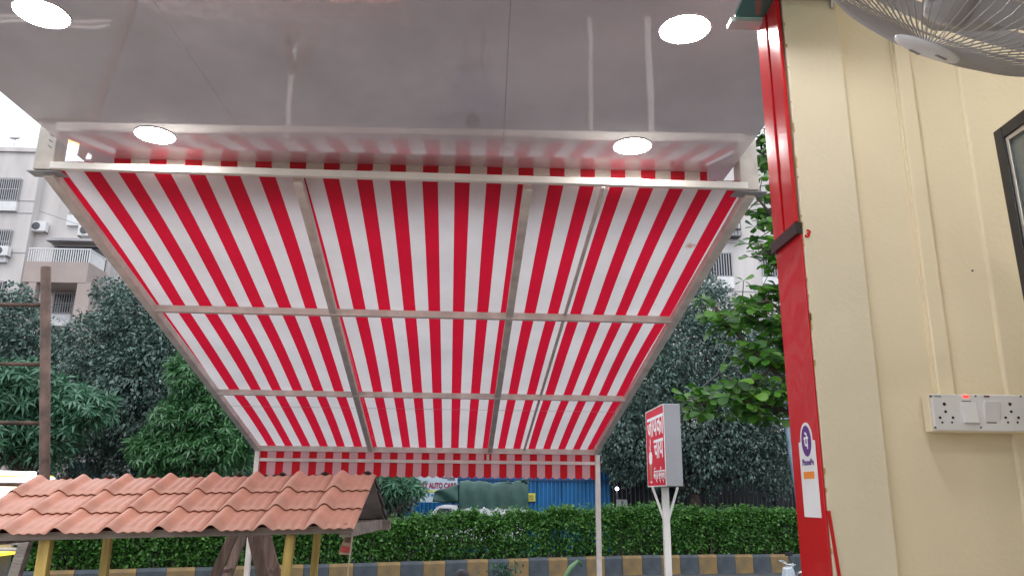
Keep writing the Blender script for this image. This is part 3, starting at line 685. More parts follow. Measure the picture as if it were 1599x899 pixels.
for r in range(3):
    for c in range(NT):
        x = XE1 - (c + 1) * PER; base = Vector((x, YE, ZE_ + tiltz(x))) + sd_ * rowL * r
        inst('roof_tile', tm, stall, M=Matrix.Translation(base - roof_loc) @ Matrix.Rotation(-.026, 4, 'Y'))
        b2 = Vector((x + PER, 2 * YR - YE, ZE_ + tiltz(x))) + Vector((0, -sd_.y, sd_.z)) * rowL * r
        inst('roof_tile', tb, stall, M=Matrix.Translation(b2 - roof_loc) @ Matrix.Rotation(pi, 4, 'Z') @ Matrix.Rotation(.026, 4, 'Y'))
def under(y_a, z_a, y_b, z_b, nz):
    o_ = Vector((0, nz[0], nz[1])) * -.012; P4 = [Vector((XE0 + .03, y_a, z_a + tiltz(XE0))), Vector((XE1 - .02, y_a, z_a + tiltz(XE1))), Vector((XE1 - .02, y_b, z_b + tiltz(XE1))), Vector((XE0 + .03, y_b, z_b + tiltz(XE0)))]
    part(MB().extr([p + o_ for p in P4], Vector((0, nz[0], nz[1])) * .006), 'roof_boarding', K['tile_back'], stall)
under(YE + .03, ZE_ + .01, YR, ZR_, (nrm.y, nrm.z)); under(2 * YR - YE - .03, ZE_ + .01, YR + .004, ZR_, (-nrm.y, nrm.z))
def sp(mb, nm, m, **k): return part(mb, nm, K[m], stall, **k)
y2 = 2 * YR - YE
sp(MB().bar((XE0 + .05, YE + .05, ZE_ - .004 + tiltz(XE0)), (XE1 - .01, YE + .05, ZE_ + .002 + tiltz(XE1)), .05, .034), 'eave_beam', 'wood_beam')
sp(MB().bar((XE0 + .05, y2 - .06, ZE_ - .02 + tiltz(XE0)), (XE1 + .02, y2 - .06, ZE_ - .02 + tiltz(XE1)), .05, .06), 'eave_beam', 'wood_beam')
sp(MB().bar((XE0 + .05, YR, ZR_ - .05 + tiltz(XE0)), (XE1 - .03, YR, ZR_ - .05 + tiltz(XE1)), .04, .06), 'ridge_beam', 'wood_beam')
sp(MB().bar((XE1 - .05, YE + .03, ZE_ - .004 + tiltz(XE1)), (XE1 - .05, y2 - .03, ZE_ - .02 + tiltz(XE1)), .05, .06), 'gable_beam', 'wood_beam')
sp(MB().bar((XE0 + .08, YE + .08, ZE_ - .02 + tiltz(XE0)), (XE0 + .08, y2 - .03, ZE_ - .02 + tiltz(XE0)), .05, .06), 'gable_beam', 'wood_beam')
for (xt, xb, Yp, w) in ((75, 65, 3.9, .052), (455, 447, 3.9, .042), (170, 162, 5.0, .046), (496, 490, 5.0, .042)):
    a = at(xt, 835, Yp); b = at(xb, 899, Yp); d = (b - a) / (a.z - b.z); bot = a + d * (a.z - .14); top = a - d * (ZE_ + .0 - a.z) if a.z < ZE_ else a
    top = a + (a - b) * ((ZE_ - .018 + tiltz(a.x) - a.z) / (a.z - b.z))
    sp(MB().bar(top, bot, w, w * .8), 'post', 'yellow_post', bevel=.003)
# leaning timber beside the stall
lt = thing('leaning_timber', 'dark weathered timber leaning under the left end of the tiled roof', 'timber')
a = at(47, 828, 4.9); b = at(24, 899, 4.9); b = a + (b - a) * ((a.z - .14) / (a.z - b.z))
part(MB().bar(a, b, .06, .05), 'pole', K['wood_beam'], lt, bevel=.004)
lt.children[0].name = 'shaft'
# hanging packets
hp = thing('hanging_packet', 'tan and red printed packet hanging from the right end of the tiled roof', 'packet', loc=at(540, 845, 3.95))
def q4(px, Y, d, m, nm, par):
    mb = MB().extr([at(x, y, Y) for x, y in px], (0, .012, 0)); return part(mb, nm, m, par, bevel=.001)
q4([(541, 830), (552, 832), (548, 867), (529, 865), (535, 846)], 3.95, 0, K['packet'], 'pouch', hp)
q4([(534, 852), (548, 854), (546.5, 863), (531, 861)], 3.944, 0, K['packet_r'], 'printed_band', hp)
q4([(542, 838), (549, 841), (546, 848), (538, 846)], 3.944, 0, mat('packet_brown', (.13, .07, .04), .5, .2, 30), 'printed_picture', hp)
sr = thing('string', 'pale string hanging down from the corner of the tiled roof', 'string')
part(MB().tube([at(551.5, 822, 3.93), at(549, 850, 3.93), at(545, 880, 3.93), at(543, 905, 3.93), at(542, 1000, 3.93)], .0035, 6), 'cord', K['string'], sr)
sr.children[0].name = 'strand'

# ladders
def ladder(xt0, xb0, xt1, xb1, Y0, Y1, lab, w):
    t = thing('wooden_ladder', lab, 'ladder', 'wooden ladder frames under the roof')
    ends = []
    for (xt, xb, Y) in ((xt0, xb0, Y0), (xt1, xb1, Y1)):
        a = at(xt, 832, Y); b = at(xb, 899, Y); b = a + (b - a) * ((a.z - .14) / (a.z - b.z)); a2 = a + (a - b) * .12
        part(MB().bar(a2, b, w, .035, up=(0, 1, 0)), 'rail', K['wood_ladder'], t, bevel=.003); ends.append((a2, b))
    for k in range(7):
        f_ = .1 + .8 * k / 6; p = ends[0][0].lerp(ends[0][1], f_); q = ends[1][0].lerp(ends[1][1], f_)
        part(MB().bar(p, q, .03, .022), 'rung', K['wood_ladder'], t)
    return t
ladder(366, 336, 381, 356, 5.3, 5.75, 'brown wooden ladder frame leaning to the left beside the white awning post', .06)
ladder(396, 411, 413, 431, 5.3, 5.75, 'brown wooden ladder frame leaning to the right next to the yellow post', .075)

# rusty pipe frame at the left
pf = thing('rusty_pipe_frame', 'rusty brown upright pipe with horizontal rungs standing behind the tiled roof', 'scaffold')
a = at(72, 418, 5.6); b = at(70, 740, 5.6); b = a + (b - a) * ((a.z - .14) / (a.z - b.z))
part(MB().tube([a, b], .034, 14), 'upright', K['rust'], pf, smooth=True)
a2 = a + Vector((-1.1, .0, 0)); part(MB().tube([a2, b + Vector((-1.1, 0, 0))], .034, 14), 'upright', K['rust'], pf, smooth=True)
for y in (477, 569.5, 661, 757):
    p = at(62, y, 5.6); q = p + Vector((-1.05, 0, .0)); part(MB().tube([q, p + Vector((.03, 0, 0))], .0145, 10), 'rung', K['rust'], pf, smooth=True)
for y in (848, 858):
    p = at(40, y, 5.5); part(MB().tube([p + Vector((-1.0, 0, 0)), p], .012, 8), 'rung', K['beige_tube'], pf, smooth=True)

# lit white and yellow sign behind the pipe frame
ls = thing('lit_cart_sign', 'glowing white cart canopy with yellow band at the far left behind the tiled roof', 'sign', loc=at(0, 760, 8))
def box_px(x0, y0, x1, y1, Y, d, nm, m, par, bevel=.01, lean=0):
    a = at(x0, y1, Y); b = at(x1, y0, Y); mb = MB().extr([(a.x, Y, a.z), (b.x, Y, a.z + lean), (b.x, Y, b.z + lean), (a.x, Y, b.z)], (0, d, 0))
    return part(mb, nm, m, par, bevel=bevel)
box_px(-150, 770, 20, 790, 8, .5, 'lower_panel', K['lit_w'], ls, lean=.05)
box_px(-150, 766, 34, 773, 8.02, .5, 'yellow_band', K['lit_y'], ls, lean=.035)
box_px(-150, 752, 44, 767, 8.05, .5, 'middle_panel', K['lit_w'], ls, lean=.05)
box_px(-150, 746, 42, 751.5, 8.1, .5, 'yellow_band', K['lit_y'], ls, lean=.03)
box_px(-150, 735, 14, 747, 8.15, .5, 'top_panel', K['lit_w'], ls)
box_px(40, 736, 50, 747, 8.1, .1, 'end_lamp', K['lit_w'], ls)
box_px(-150, 838, 16, 846, 8.0, .4, 'shelf_panel', K['lit_w'], ls); box_px(-150, 862, 3, 867, 8.0, .4, 'yellow_band', K['lit_y'], ls)
for x in (-120, -5): box_px(x, 790, x + 5, 990, 8.3, .04, 'leg', K['grille'], ls, bevel=0)

# ------------------------------------------------------------------ sign on the pole
XS0, XS1 = 1.628, 1.783; YS0, YS1 = 7.2, 8.02; ZS0, ZS1 = EYE + .088, EYE + .828
sg = thing('tea_shop_sign', 'red and grey box sign with white Hindi lettering and tea glass on a pale pole', 'sign', loc=(1.70, 7.6, .14))
part(MB().box(XS0 + .004, XS1, YS0, YS1, ZS0, ZS1), 'sign_box', K['sign_grey'], sg, bevel=.006)
part(MB().box(XS0, XS0 + .0035, YS0 + .012, YS1 - .012, ZS0 + .012, ZS1 - .012), 'sign_face', K['sign_red'], sg)
mb = MB(); e = .014
mb.box(XS0 - .002, XS0 + .0038, YS0, YS1, ZS0, ZS0 + .011).box(XS0 - .002, XS0 + .0038, YS0, YS1, ZS1 - .011, ZS1).box(XS0 - .002, XS0 + .0038, YS0, YS0 + .011, ZS0 + .0112, ZS1 - .0112).box(XS0 - .002, XS0 + .0038, YS1 - .011, YS1, ZS0 + .0112, ZS1 - .0112)
part(mb, 'face_border', K['beige_tube'], sg)
def sM(fy, fz, d=.001): # fy 0 at far (left) .. 1 near (right)
    return frameM(Vector((XS0 - d, YS1 - (YS1 - YS0) * fy, ZS1 - (ZS1 - ZS0) * fz)) - sg.location, (0, -1, 0), (0, 0, 1))
text('जायका', .285, K['txt_white'], sM(.53, .235), sg, bold=.0035, sx=.96)
text('चाय', .27, K['txt_white'], sM(.68, .53), sg, bold=.0035)
text('अ\u0945न्ड स्नॅक्स', .125, K['txt_white'], sM(.66, .855), sg, bold=.0015, sx=.80)
def sgp(pts, m, nm, d=.0012):  # pts in fractions of the face
    mb = MB().extr([Vector((XS0 - d, YS1 - (YS1 - YS0) * a, ZS1 - (ZS1 - ZS0) * b)) for a, b in pts], (.001, 0, 0)); return part(mb, nm, m, sg)
sgp([(.13, .60), (.17, .55), (.27, .55), (.31, .60), (.30, .68), (.27, .71), (.17, .71), (.14, .68)], K['txt_white'], 'glass_top')
sgp([(.155, .71), (.285, .71), (.265, .93), (.175, .93)], K['tea'], 'tea_glass')
sgp([(.165, .93), (.275, .93), (.26, .95), (.18, .95)], K['txt_white'], 'glass_base')
sgp([(.20, .54), (.235, .54), (.215, .49), (.26, .43), (.235, .40), (.225, .36), (.205, .41), (.225, .44), (.18, .49)], K['txt_white'], 'steam')
zb_ = .14; xc = 1.705; yc_ = 7.6
part(MB().bar((xc, yc_, .14), (xc, yc_, ZS0 - .002), .06, .06), 'pole', K['white_tube'], sg, bevel=.004)
pz = ZS0 - .30
for dx in (-.12, .12):
    part(MB().bar((xc + dx * .18, yc_, pz), (xc + dx, yc_, ZS0 - .002), .02, .02), 'brace', K['white_tube'], sg)
# thin overhead wires behind the sign (from the photo: one wire rising to the right)
wr = thing('overhead_wire', 'thin dark wire rising behind the box sign toward the leafy branches', 'wire')
part(MB().tube([at(1050, 640, 9), at(1075, 622, 9), at(1120, 585, 9.3), at(1200, 430, 9.5), at(1260, 330, 9.6)], .006, 6), 'strand', K['grille'], wr)

# ------------------------------------------------------------------ person seated on a stool, only the head top reaches the view
def skinfig(name, verts, edges, radii, m, parent, sub=2):
    me = bpy.data.meshes.new(name); me.from_pydata(verts, edges, []); me.materials.append(m)
    o = bpy.data.objects.new(name, me); COL.objects.link(o); o.parent = parent
    md = o.modifiers.new('skin', 'SKIN'); me.skin_vertices if False else None
    bpy.context.view_layer.update()
    sk = me.skin_vertices[0].data if me.skin_vertices else None
    if sk:
        for i, r in enumerate(radii): sk[i].radius = (r, r) if not isinstance(r, tuple) else r
        sk[0].use_root = True
    ss_ = o.modifiers.new('sub', 'SUBSURF'); ss_.levels = sub; ss_.render_levels = sub
    md.use_smooth_shade = True
    return o
hx = at(722, 889, 8.0)
PZ = hx.z - 1.36   # shift so that the head top meets the photo
per = thing('person', 'seated person with short black hair, only the top of the head in view', 'person', loc=(hx.x, 8.0, .14))
V = []; E_ = []; R_ = []
def addv(p, r, par=None):
    V.append(p); R_.append(r)
    if par is not None: E_.append((par, len(V) - 1))
    return len(V) - 1
top = hx.z - .14      # head top above the person's base
zh = top - .12        # head centre
sh = top - .30
pel = addv((0, .05, .50), (.15, .11)); ch1 = addv((0, .03, .70), (.14, .10), pel); ch2 = addv((0, .02, sh - .08), (.155, .10), ch1)
nk = addv((0, .0, sh + .02), .055, ch2); nk2 = addv((0, -.01, sh + .08), .052, nk)
for sgn in (-1, 1):
    s1 = addv((sgn * .17, .02, sh - .05), .058, ch2); el = addv((sgn * .24, -.06, sh - .32), .042, s1); wrst = addv((sgn * .14, -.30, .58), .028, el)
    hd = addv((sgn * .12, -.37, .57), (.036, .018), wrst)
    for q in range(4):
        f1 = addv((sgn * (.12 + .02 * (q - 1.5)), -.41, .565), .009, hd); addv((sgn * (.12 + .022 * (q - 1.5)), -.445 + .008 * abs(q - 1), .548), .007, f1)
    th_ = addv((sgn * .075, -.385, .565), .010, hd); addv((sgn * .065, -.41, .555), .008, th_)
    hp_ = addv((sgn * .10, .02, .50), .09, pel); kn = addv((sgn * .15, -.40, .47), .062, hp_); an = addv((sgn * .15, -.36, .09), .040, kn)
    addv((sgn * .16, -.50, .04), .035, an)
per.rotation_euler.z = pi
skinfig('body', V, E_, R_, K['shirt'], per)
def ell(cx, cy, cz, rx, ry, rz, n=20, k=14, zmin=None):
    mb = MB(); vs = []
    for i in range(k + 1):
        a = -pi / 2 + pi * i / k
        for j in range(n):
            b = 2 * pi * j / n; x, y, z = rx * cos(a) * cos(b), ry * cos(a) * sin(b), rz * sin(a)
            if zmin is not None and z < zmin: z = zmin
            vs.append((cx + x, cy + y, cz + z))
    return mb.add(vs, [(i * n + j, i * n + (j + 1) % n, (i + 1) * n + (j + 1) % n, (i + 1) * n + j) for i in range(k) for j in range(n)])
hb = ell(0, -.01, zh, .076, .095, .115)
hb.add([(-.014, -.10, zh - .025), (.014, -.10, zh - .025), (0, -.128, zh - .03), (0, -.098, zh + .02)], [(0, 1, 2), (0, 2, 3), (1, 3, 2)])
for sgn in (-1, 1): k_ = ell(sgn * .078, .0, zh - .005, .012, .022, .032, 8, 6); hb.add(k_.v, k_.f)
head = hb.build('head', K['skin'], per, True)
for sgn in (-1, 1): ell(sgn * .03, -.095, zh + .005, .012, .008, .008, 8, 6).build('eye', K['dark'], head, True)
ell(0, -.098, zh - .058, .024, .008, .007, 10, 6).build('mouth', K['maroon'], head, True)
hm = ell(0, .008, zh + .018, .084, .100, .108, 24, 16)
hm.v = [(x * (1 + .02 * sin(40 * y + 30 * z)), y if y > -.06 or z > zh + .05 else -.06, z + .003 * sin(60 * x)) for x, y, z in hm.v]
hm.build('hair', K['hair'], per, True)
stl = thing('plastic_stool', 'low dark stool under the seated person below the frame', 'stool', loc=(hx.x, 8.05, .14))
MB().lathe([(.001, .40), (.16, .40), (.165, .385), (.15, .37), (.001, .37)][::-1], 20).build('seat', K['trouser'], stl, True)
for a in range(4):
    c_, s_ = cos(pi / 4 + a * pi / 2), sin(pi / 4 + a * pi / 2)
    MB().bar((c_ * .11, s_ * .11, .37), (c_ * .16, s_ * .16, 0), .03).build('leg', K['trouser'], stl)

# ------------------------------------------------------------------ motorcycle by the red pillar
mc = thing('motorcycle', 'maroon and silver motorcycle parked in front of the kerb behind the red pillar', 'motorcycle')
MY = 13.0; hb0 = at(1231, 882, MY); bx = hb0.x; dzm = hb0.z - 1.02
def mp(x, y, z): return Vector((bx + x, MY + y, z + dzm))
dzm = hb0.z - 1.02
gz = -dzm  # ground offset in local bike heights
def wheel(cx):
    w = MB(); prof_ = [(.30 + .045 * cos(a), .045 * sin(a)) for a in [2 * pi * i / 10 for i in range(11)]]
    M = Matrix.Translation(mp(cx, 0, .345)) @ Matrix.Rotation(pi / 2, 4, 'X')
    n = 36; vs = []
    for (r_, z_) in prof_[:-1]:
        for j in range(n): vs.append(M @ Vector((r_ * cos(2 * pi * j / n), r_ * sin(2 * pi * j / n), z_)))
    w.add(vs, [(i * n + j, i * n + (j + 1) % n, ((i + 1) % 10) * n + (j + 1) % n, ((i + 1) % 10) * n + j) for i in range(10) for j in range(n)])
    o = part(w, 'wheel', K['rubber'], mc, smooth=True)
    r = MB()
    for j in range(6):
        a = pi * j / 3; r.bar(M @ Vector((.03 * cos(a), .03 * sin(a), 0)), M @ Vector((.27 * cos(a), .27 * sin(a), 0)), .025, .03)
    r.lathe([(.04, -.06), (.04, .06)], 14, M); q = part(r, 'rim', K['steel'], mc); q.parent = o
wheel(-.22); wheel(1.04)
part(MB().tube([mp(-.22, -.07, .345), mp(.02, -.07, .95)], .022, 10).tube([mp(-.22, .07, .345), mp(.02, .07, .95)], .022, 10), 'fork', K['silver'], mc, smooth=True)
part(MB().extr([mp(-.14, -.09, .60), mp(-.02, -.11, .62), mp(.08, -.11, .86), mp(.05, -.09, 1.0), mp(-.05, -.08, .98)], (0, .2, 0)), 'headlight_cowl', K['silver'], mc, bevel=.02)
part(MB().tube([mp(-.13, -.36, 1.05), mp(-.03, -.30, 1.06), mp(.05, -.12, 1.0), mp(.05, .12, 1.0), mp(-.03, .30, 1.06), mp(.07, .38, 1.05)], .012, 8), 'handlebar', K['steel'], mc, smooth=True)
part(MB().tube([mp(-.20, -.37, 1.10), mp(-.10, -.35, 1.03), mp(.0, -.31, 1.05)], .008, 8), 'brake_lever', K['silver'], mc, smooth=True)
part(MB().tube([mp(-.05, -.31, 1.06), mp(-.10, -.33, 1.2)], .006, 6).extr([mp(-.16, -.34, 1.18), mp(-.04, -.33, 1.18), mp(-.04, -.33, 1.25), mp(-.15, -.34, 1.24)], (0, .02, 0)), 'mirror', K['black'], mc)
tk = MB()
secs = [(.10, .05, .86), (.18, .12, .90), (.32, .14, .93), (.48, .11, .88), (.58, .06, .80)]
vs = []
for (x_, r_, zc_) in secs:
    for j in range(14): a = 2 * pi * j / 14; vs.append(mp(x_, r_ * cos(a), zc_ - .08 + r_ * .85 * sin(a)))
tk.add(vs, [(i * 14 + j, i * 14 + (j + 1) % 14, (i + 1) * 14 + (j + 1) % 14, (i + 1) * 14 + j) for i in range(4) for j in range(14)] + [tuple(range(14))[::-1], tuple(56 + j for j in range(14))])
part(tk, 'fuel_tank', K['maroon'], mc, smooth=True)
part(MB().extr([mp(.55, -.12, .76), mp(1.2, -.10, .84), mp(1.25, -.08, .90), mp(.9, -.12, .86), mp(.58, -.13, .84)], (0, .24, 0)), 'seat', K['black'], mc, bevel=.03)
part(MB().extr([mp(.2, -.13, .35), mp(.6, -.13, .32), mp(.66, -.12, .6), mp(.25, -.12, .68)], (0, .26, 0)), 'engine', K['grille'], mc, bevel=.03)
part(MB().tube([mp(.3, -.17, .3), mp(.7, -.2, .28), mp(1.2, -.2, .38)], [.02, .035, .045], 10), 'exhaust', K['steel'], mc, smooth=True)
part(MB().extr([mp(-.55, -.06, .55), mp(-.3, -.06, .72), mp(.05, -.06, .68), mp(.05, -.06, .64), mp(-.3, -.06, .69), mp(-.53, -.06, .53)], (0, .12, 0)), 'mudguard', K['maroon'], mc)
part(MB().tube([mp(.1, -.14, .9), mp(.14, -.2, .93), mp(.2, -.14, .9)], .03, 10), 'gauge', K['steel'], mc, smooth=True)
# ------------------------------------------------------------------ street pole
sp_ = thing('street_pole', 'pale blue-grey steel pole leaning behind the hedge beside the red pillar', 'pole')
a = at(1222, 617, 27.5); b = at(1251, 806, 27.5); b = a + (b - a) * (a.z / (a.z - b.z))
part(MB().tube([b, a], [.115, .09], 14), 'shaft', K['pole_blue'], sp_, smooth=True)
part(MB().lathe([(.105, 0), (.105, .06), (.001, .08)], 14, Matrix.Translation(a)), 'cap', K['pole_blue'], sp_)

# ------------------------------------------------------------------ blue sheet fence, signboard, truck
YFe = 31.0
bf = thing('blue_sheet_fence', 'tall blue corrugated metal sheet fence behind the covered truck', 'fence', loc=(0, YFe, 0))
xf0, xf1, pw = -4.6, 4.78, .94
pm = MB(); prof_ = []
cor = 6; cw = pw / cor
xs = []
for i in range(cor): xs += [(i * cw, 0), (i * cw + cw * .30, 0), (i * cw + cw * .42, -.06), (i * cw + cw * .88, -.06)]
xs.append((pw + .03, 0))
vs = [(x, y, z) for z in (0, 3.0) for x, y in xs] + [(x, y + .01, z) for z in (0, 3.0) for x, y in xs]; n = len(xs)
pm.add(vs, [(i, i + 1, n + i + 1, n + i) for i in range(n - 1)] + [(2 * n + i + 1, 2 * n + i, 3 * n + i, 3 * n + i + 1) for i in range(n - 1)] + [(n + i, n + i + 1, 3 * n + i + 1, 3 * n + i) for i in range(n - 1)])
pme = pm.mesh('sheet_panel', K['blue'])
x = xf0
while x < xf1 - .5:
    inst('sheet_panel', pme, bf, (x, random.uniform(-.01, .01), random.uniform(-.03, .04))); x += pw
for z in (.9, 2.62): part(MB().box(xf0, xf1, YFe - .10, YFe - .065, z, z + .07), 'rail', K['blue_dk'], bf)
# small yellow notice
yn = thing('yellow_notice', 'small yellow notice plate fixed on the blue sheet fence', 'notice', loc=at(825, 777, 30.85))
box_px(815.5, 770, 836.5, 782.5, 30.85, .03, 'plate', K['yellow'], yn, bevel=0)
mb = MB()
for r in range(3):
    a = at(818, 773.4 + r * 3, 30.84); b = at(834, 774.3 + r * 3, 30.84); mb.box(a.x, b.x, 30.835, 30.845, b.z, a.z)
part(mb, 'printed_lines', K['txt_dark'], yn)
# auto care signboard
sb2 = thing('garage_signboard', 'pale garage signboard with magenta lettering at the left end of the blue fence', 'signboard', loc=at(680, 760, 29.5))
box_px(638, 743, 715, 784, 29.5, .08, 'board', K['board'], sb2)
ca = at(683, 758, 29.5)
text('VIJAY AUTO CARE', .27, K['txt_mag'], frameM(ca + Vector((-.04, -.012, -.03)) - sb2.location, (1, 0, 0), (0, 0, 1)), sb2, bold=.014, sx=.66)
mb = MB()
for (x0, x1, y0, y1) in ((691, 711, 745.2, 746.6), (699, 711, 748, 749.4)): a = at(x0, y1, 29.49); b = at(x1, y0, 29.49); mb.box(a.x, b.x, 29.485, 29.495, a.z, b.z)
part(mb, 'small_print', K['txt_dark'], sb2)
mb = MB()
a = at(664, 768, 29.49); b = at(703, 766, 29.49); mb.box(a.x, b.x, 29.485, 29.495, a.z, b.z)
part(mb, 'yellow_line', K['yellow'], sb2)
mb = MB()
for x_ in (655, 661, 668, 674): a = at(x_, 775, 29.49); b = at(x_ + 3.2, 771, 29.49); mb.box(a.x, b.x, 29.485, 29.495, a.z, b.z)
part(mb, 'small_symbols', K['blue'], sb2)
for x_ in (645, 708): a = at(x_, 784, 29.55); part(MB().box(a.x - .04, a.x + .04, 29.58, 29.64, 0, a.z + .3), 'leg', K['grille'], sb2)

# truck (faces left)
TY = 27.0; tx0 = at(659, 800, TY).x; tx1 = at(823, 800, TY).x
tr = thing('covered_truck', 'small white goods truck with green tarpaulin over its load, parked behind the hedge', 'truck', loc=((tx0 + tx1) / 2, TY + .7, 0))
TWd = 1.45
def tz(y): return at(740, y, TY).z
cabx = at(716, 790, TY).x; zroof = tz(788.5)
xw = at(692, 790, TY).x
def tp(mb, nm, m, **k): return part(mb, nm, K[m], tr, **k)
cab = [(tx0 - .02, TY, .45), (tx0 - .06, TY, 1.0), (tx0 + .10, TY, 1.18), (tx0 + .50, TY, zroof - .05), (tx0 + .68, TY, zroof), (cabx, TY, zroof), (cabx, TY, .45)]
tp(MB().extr(cab, (0, TWd, 0)), 'cab', 'truck', bevel=.04)
tp(MB().extr([(tx0 + .22, TY - .012, 1.16), (tx0 + .58, TY - .012, zroof - .11), (cabx - .22, TY - .012, zroof - .11), (cabx - .22, TY - .012, 1.16)], (0, .02, 0)), 'side_window', 'pane')
tp(MB().extr([(tx0 + .12, TY + .1, 1.22), (tx0 + .085, TY + .1, 1.22), (tx0 + .475, TY + .1, zroof - .08), (tx0 + .51, TY + .1, zroof - .08)], (0, TWd - .2, 0)), 'windscreen', 'pane')
tp(MB().box(tx0 + .15, cabx - .18, TY - .014, TY - .002, .55, 1.1), 'door', 'truck', bevel=.01)
tp(MB().box(cabx + .07, tx1, TY - .03, TY + TWd + .03, .62, tz(791)), 'cargo_bed', 'truck', bevel=.02)
tp(MB().box(tx0 - .1, tx1, TY + .1, TY + TWd - .1, .4, .6), 'chassis', 'grille')
# tarpaulin: a draped shell with sagging hem
mb = MB(); nx, ny = 44, 12; z_hi = tz(753); z_hem = tz(794)
vs = []
for i in range(nx + 1):
    fx = i / nx; x_ = cabx + .02 + (tx1 - cabx + .03) * fx
    hgt = z_hi + .03 * sin(fx * 9) + .02 * sin(fx * 23)
    hem = z_hem + .10 * abs(sin(fx * 13)) * (.4 + fx * .3) - .03
    pr = [(-.05, hem), (-.055, hem + .3), (-.04, hgt - .32), (-.01, hgt - .1), (.08, hgt - .02), (TWd * .3, hgt + .03), (TWd * .7, hgt + .03), (TWd - .08, hgt - .02), (TWd + .01, hgt - .1), (TWd + .05, hgt - .32), (TWd + .055, hem + .3), (TWd + .05, hem)]
    for j, (y_, z_) in enumerate(pr):
        vs.append((x_, TY + y_ + .018 * sin(x_ * 14 + z_ * 5) + (.02 if i % 8 == 0 else 0), z_ + .012 * sin(x_ * 19)))
w = 12
mb.add(vs, [(i * w + j, i * w + j + 1, (i + 1) * w + j + 1, (i + 1) * w + j) for i in range(nx) for j in range(w - 1)] + [tuple(range(w)), tuple(nx * w + j for j in range(w))[::-1]])
tp(mb, 'tarpaulin', 'tarp', smooth=True)
# flap draped forward over the cab
mb = MB(); vs = []; A0 = at(716, 757, TY); A1 = at(716, 786, TY); B0 = at(679, 768, TY); B1 = at(676, 784, TY)
for i in range(9):
    f_ = i / 8
    for j in range(7):
        g_ = j / 6; p = A0.lerp(B0, f_).lerp(A1.lerp(B1, f_), g_); vs.append((p.x, TY - .04 + .06 * sin(f_ * 7 + g_ * 5), p.z + .02 * sin(f_ * 9)))
for (x_, y_, z_) in list(vs): vs.append((x_, TY + TWd - .1, z_ + .05))
fs = [(i * 7 + j, i * 7 + j + 1, (i + 1) * 7 + j + 1, (i + 1) * 7 + j) for i in range(8) for j in range(6)]
fs += [tuple(63 + q for q in f[::-1]) for f in fs]
fs += [(i * 7, (i + 1) * 7, 63 + (i + 1) * 7, 63 + i * 7) for i in range(8)] + [(i * 7 + 6, 63 + i * 7 + 6, 63 + (i + 1) * 7 + 6, (i + 1) * 7 + 6) for i in range(8)] + [(56 + j, 57 + j, 63 + 57 + j, 63 + 56 + j) for j in range(6)]
mb.add(vs, fs); tp(mb, 'tarpaulin_flap', 'tarp', smooth=True)
mb = MB()
for k in range(16):
    p = at(800 + random.uniform(-8, 24), 752 + random.uniform(-3, 6), TY); q = p + Vector((random.uniform(-.2, .2), random.uniform(-.1, .2), random.uniform(-.18, .12)))
    mb.bar(p + Vector((0, .1, 0)), q + Vector((0, .1, 0)), .10, .02)
tp(mb, 'loose_folds', 'tarp')
for xx in (tx0 + .42, tx1 - .75):
    for yy in (TY - .02, TY + TWd - .16):
        M = Matrix.Translation((xx, yy, .30)) @ Matrix.Rotation(-pi / 2, 4, 'X')
        wv_ = tp(MB().lathe([(.2, 0), (.29, .0), (.305, .03), (.305, .15), (.29, .18), (.2, .18)], 26, M), 'wheel', 'rubber', smooth=True)
        hb_ = tp(MB().lathe([(.19, -.012), (.16, -.02), (.05, -.01), (.001, -.012)], 20, M), 'hub', 'steel'); hb_.parent = wv_
tp(MB().box(tx0 - .075, tx0 - .04, TY + .1, TY + .34, .72, .92), 'headlight', 'white'); tp(MB().box(tx0 - .075, tx0 - .04, TY + TWd - .34, TY + TWd - .1, .72, .92), 'headlight', 'white')
tp(MB().bar((tx0 + .16, TY - .02, 1.35), (tx0 + .1, TY - .16, 1.4), .02).box(tx0 + .05, tx0 + .1, TY - .26, TY - .12, 1.25, 1.5), 'mirror', 'black')

# railing fence and dark wall to the right, stone wall to the left
rf = thing('iron_railing', 'dark iron railing on a low wall to the right of the blue sheet fence', 'fence', loc=(8, 31, 0))
part(MB().box(4.82, 26, 30.9, 31.2, 0, 1.5), 'base_wall', K['stone'], rf)
bar_me = MB().box(-.012, .012, -.012, .012, 0, 1.55).mesh('railing_bar', K['grille'])
x = 4.95
while x < 20:
    inst('railing_bar', bar_me, rf, Vector((x, 31.05, 1.5)) - rf.location); x += .17
for z in (1.62, 2.9): part(MB().box(4.85, 20, 31.03, 31.07, z, z + .04), 'rail', K['grille'], rf)
x = 7.0
while x < 26:
    part(MB().box(x, x + .3, 30.85, 31.25, 1.5, 3.2), 'pillar', K['stone'], rf); x += 4.2
dw = thing('dark_compound_wall', 'dark compound wall behind the iron railing under the big right tree', 'wall', loc=(14, 33.5, 0))
part(MB().box(4.6, 30, 33.5, 33.8, 0, 3.9), 'wall_face', mat('plain_dark_wall', (.03, .032, .035), .95, .3, 1.2, .4, 8), dw)  # very dark, uneven tone over the whole wall face
for x_, w_, z_ in ((6.5, .8, 1.7), (8.6, 1.2, 2.4), (11.6, .7, 2.1), (13.5, .9, 1.5)):
    part(MB().box(x_, x_ + w_, 33.44, 33.497, z_, z_ + .9), 'shutter', K['blue_dk'] if w_ > .85 else K['stone'], dw)
yl = thing('yard_lamp', 'small bright white lamp shining behind the railing near the right awning post', 'lamp', loc=at(964, 763, 31.6))
part(MB().lathe([(.001, -.07), (.06, -.04), (.075, 0), (.06, .04), (.001, .07)], 16, Matrix.Translation(at(964, 763, 31.6))), 'bulb', mat('yard_bulb', (1, 1, 1), .5, 0, emit=(.92, .96, 1), es=9), yl, smooth=True)
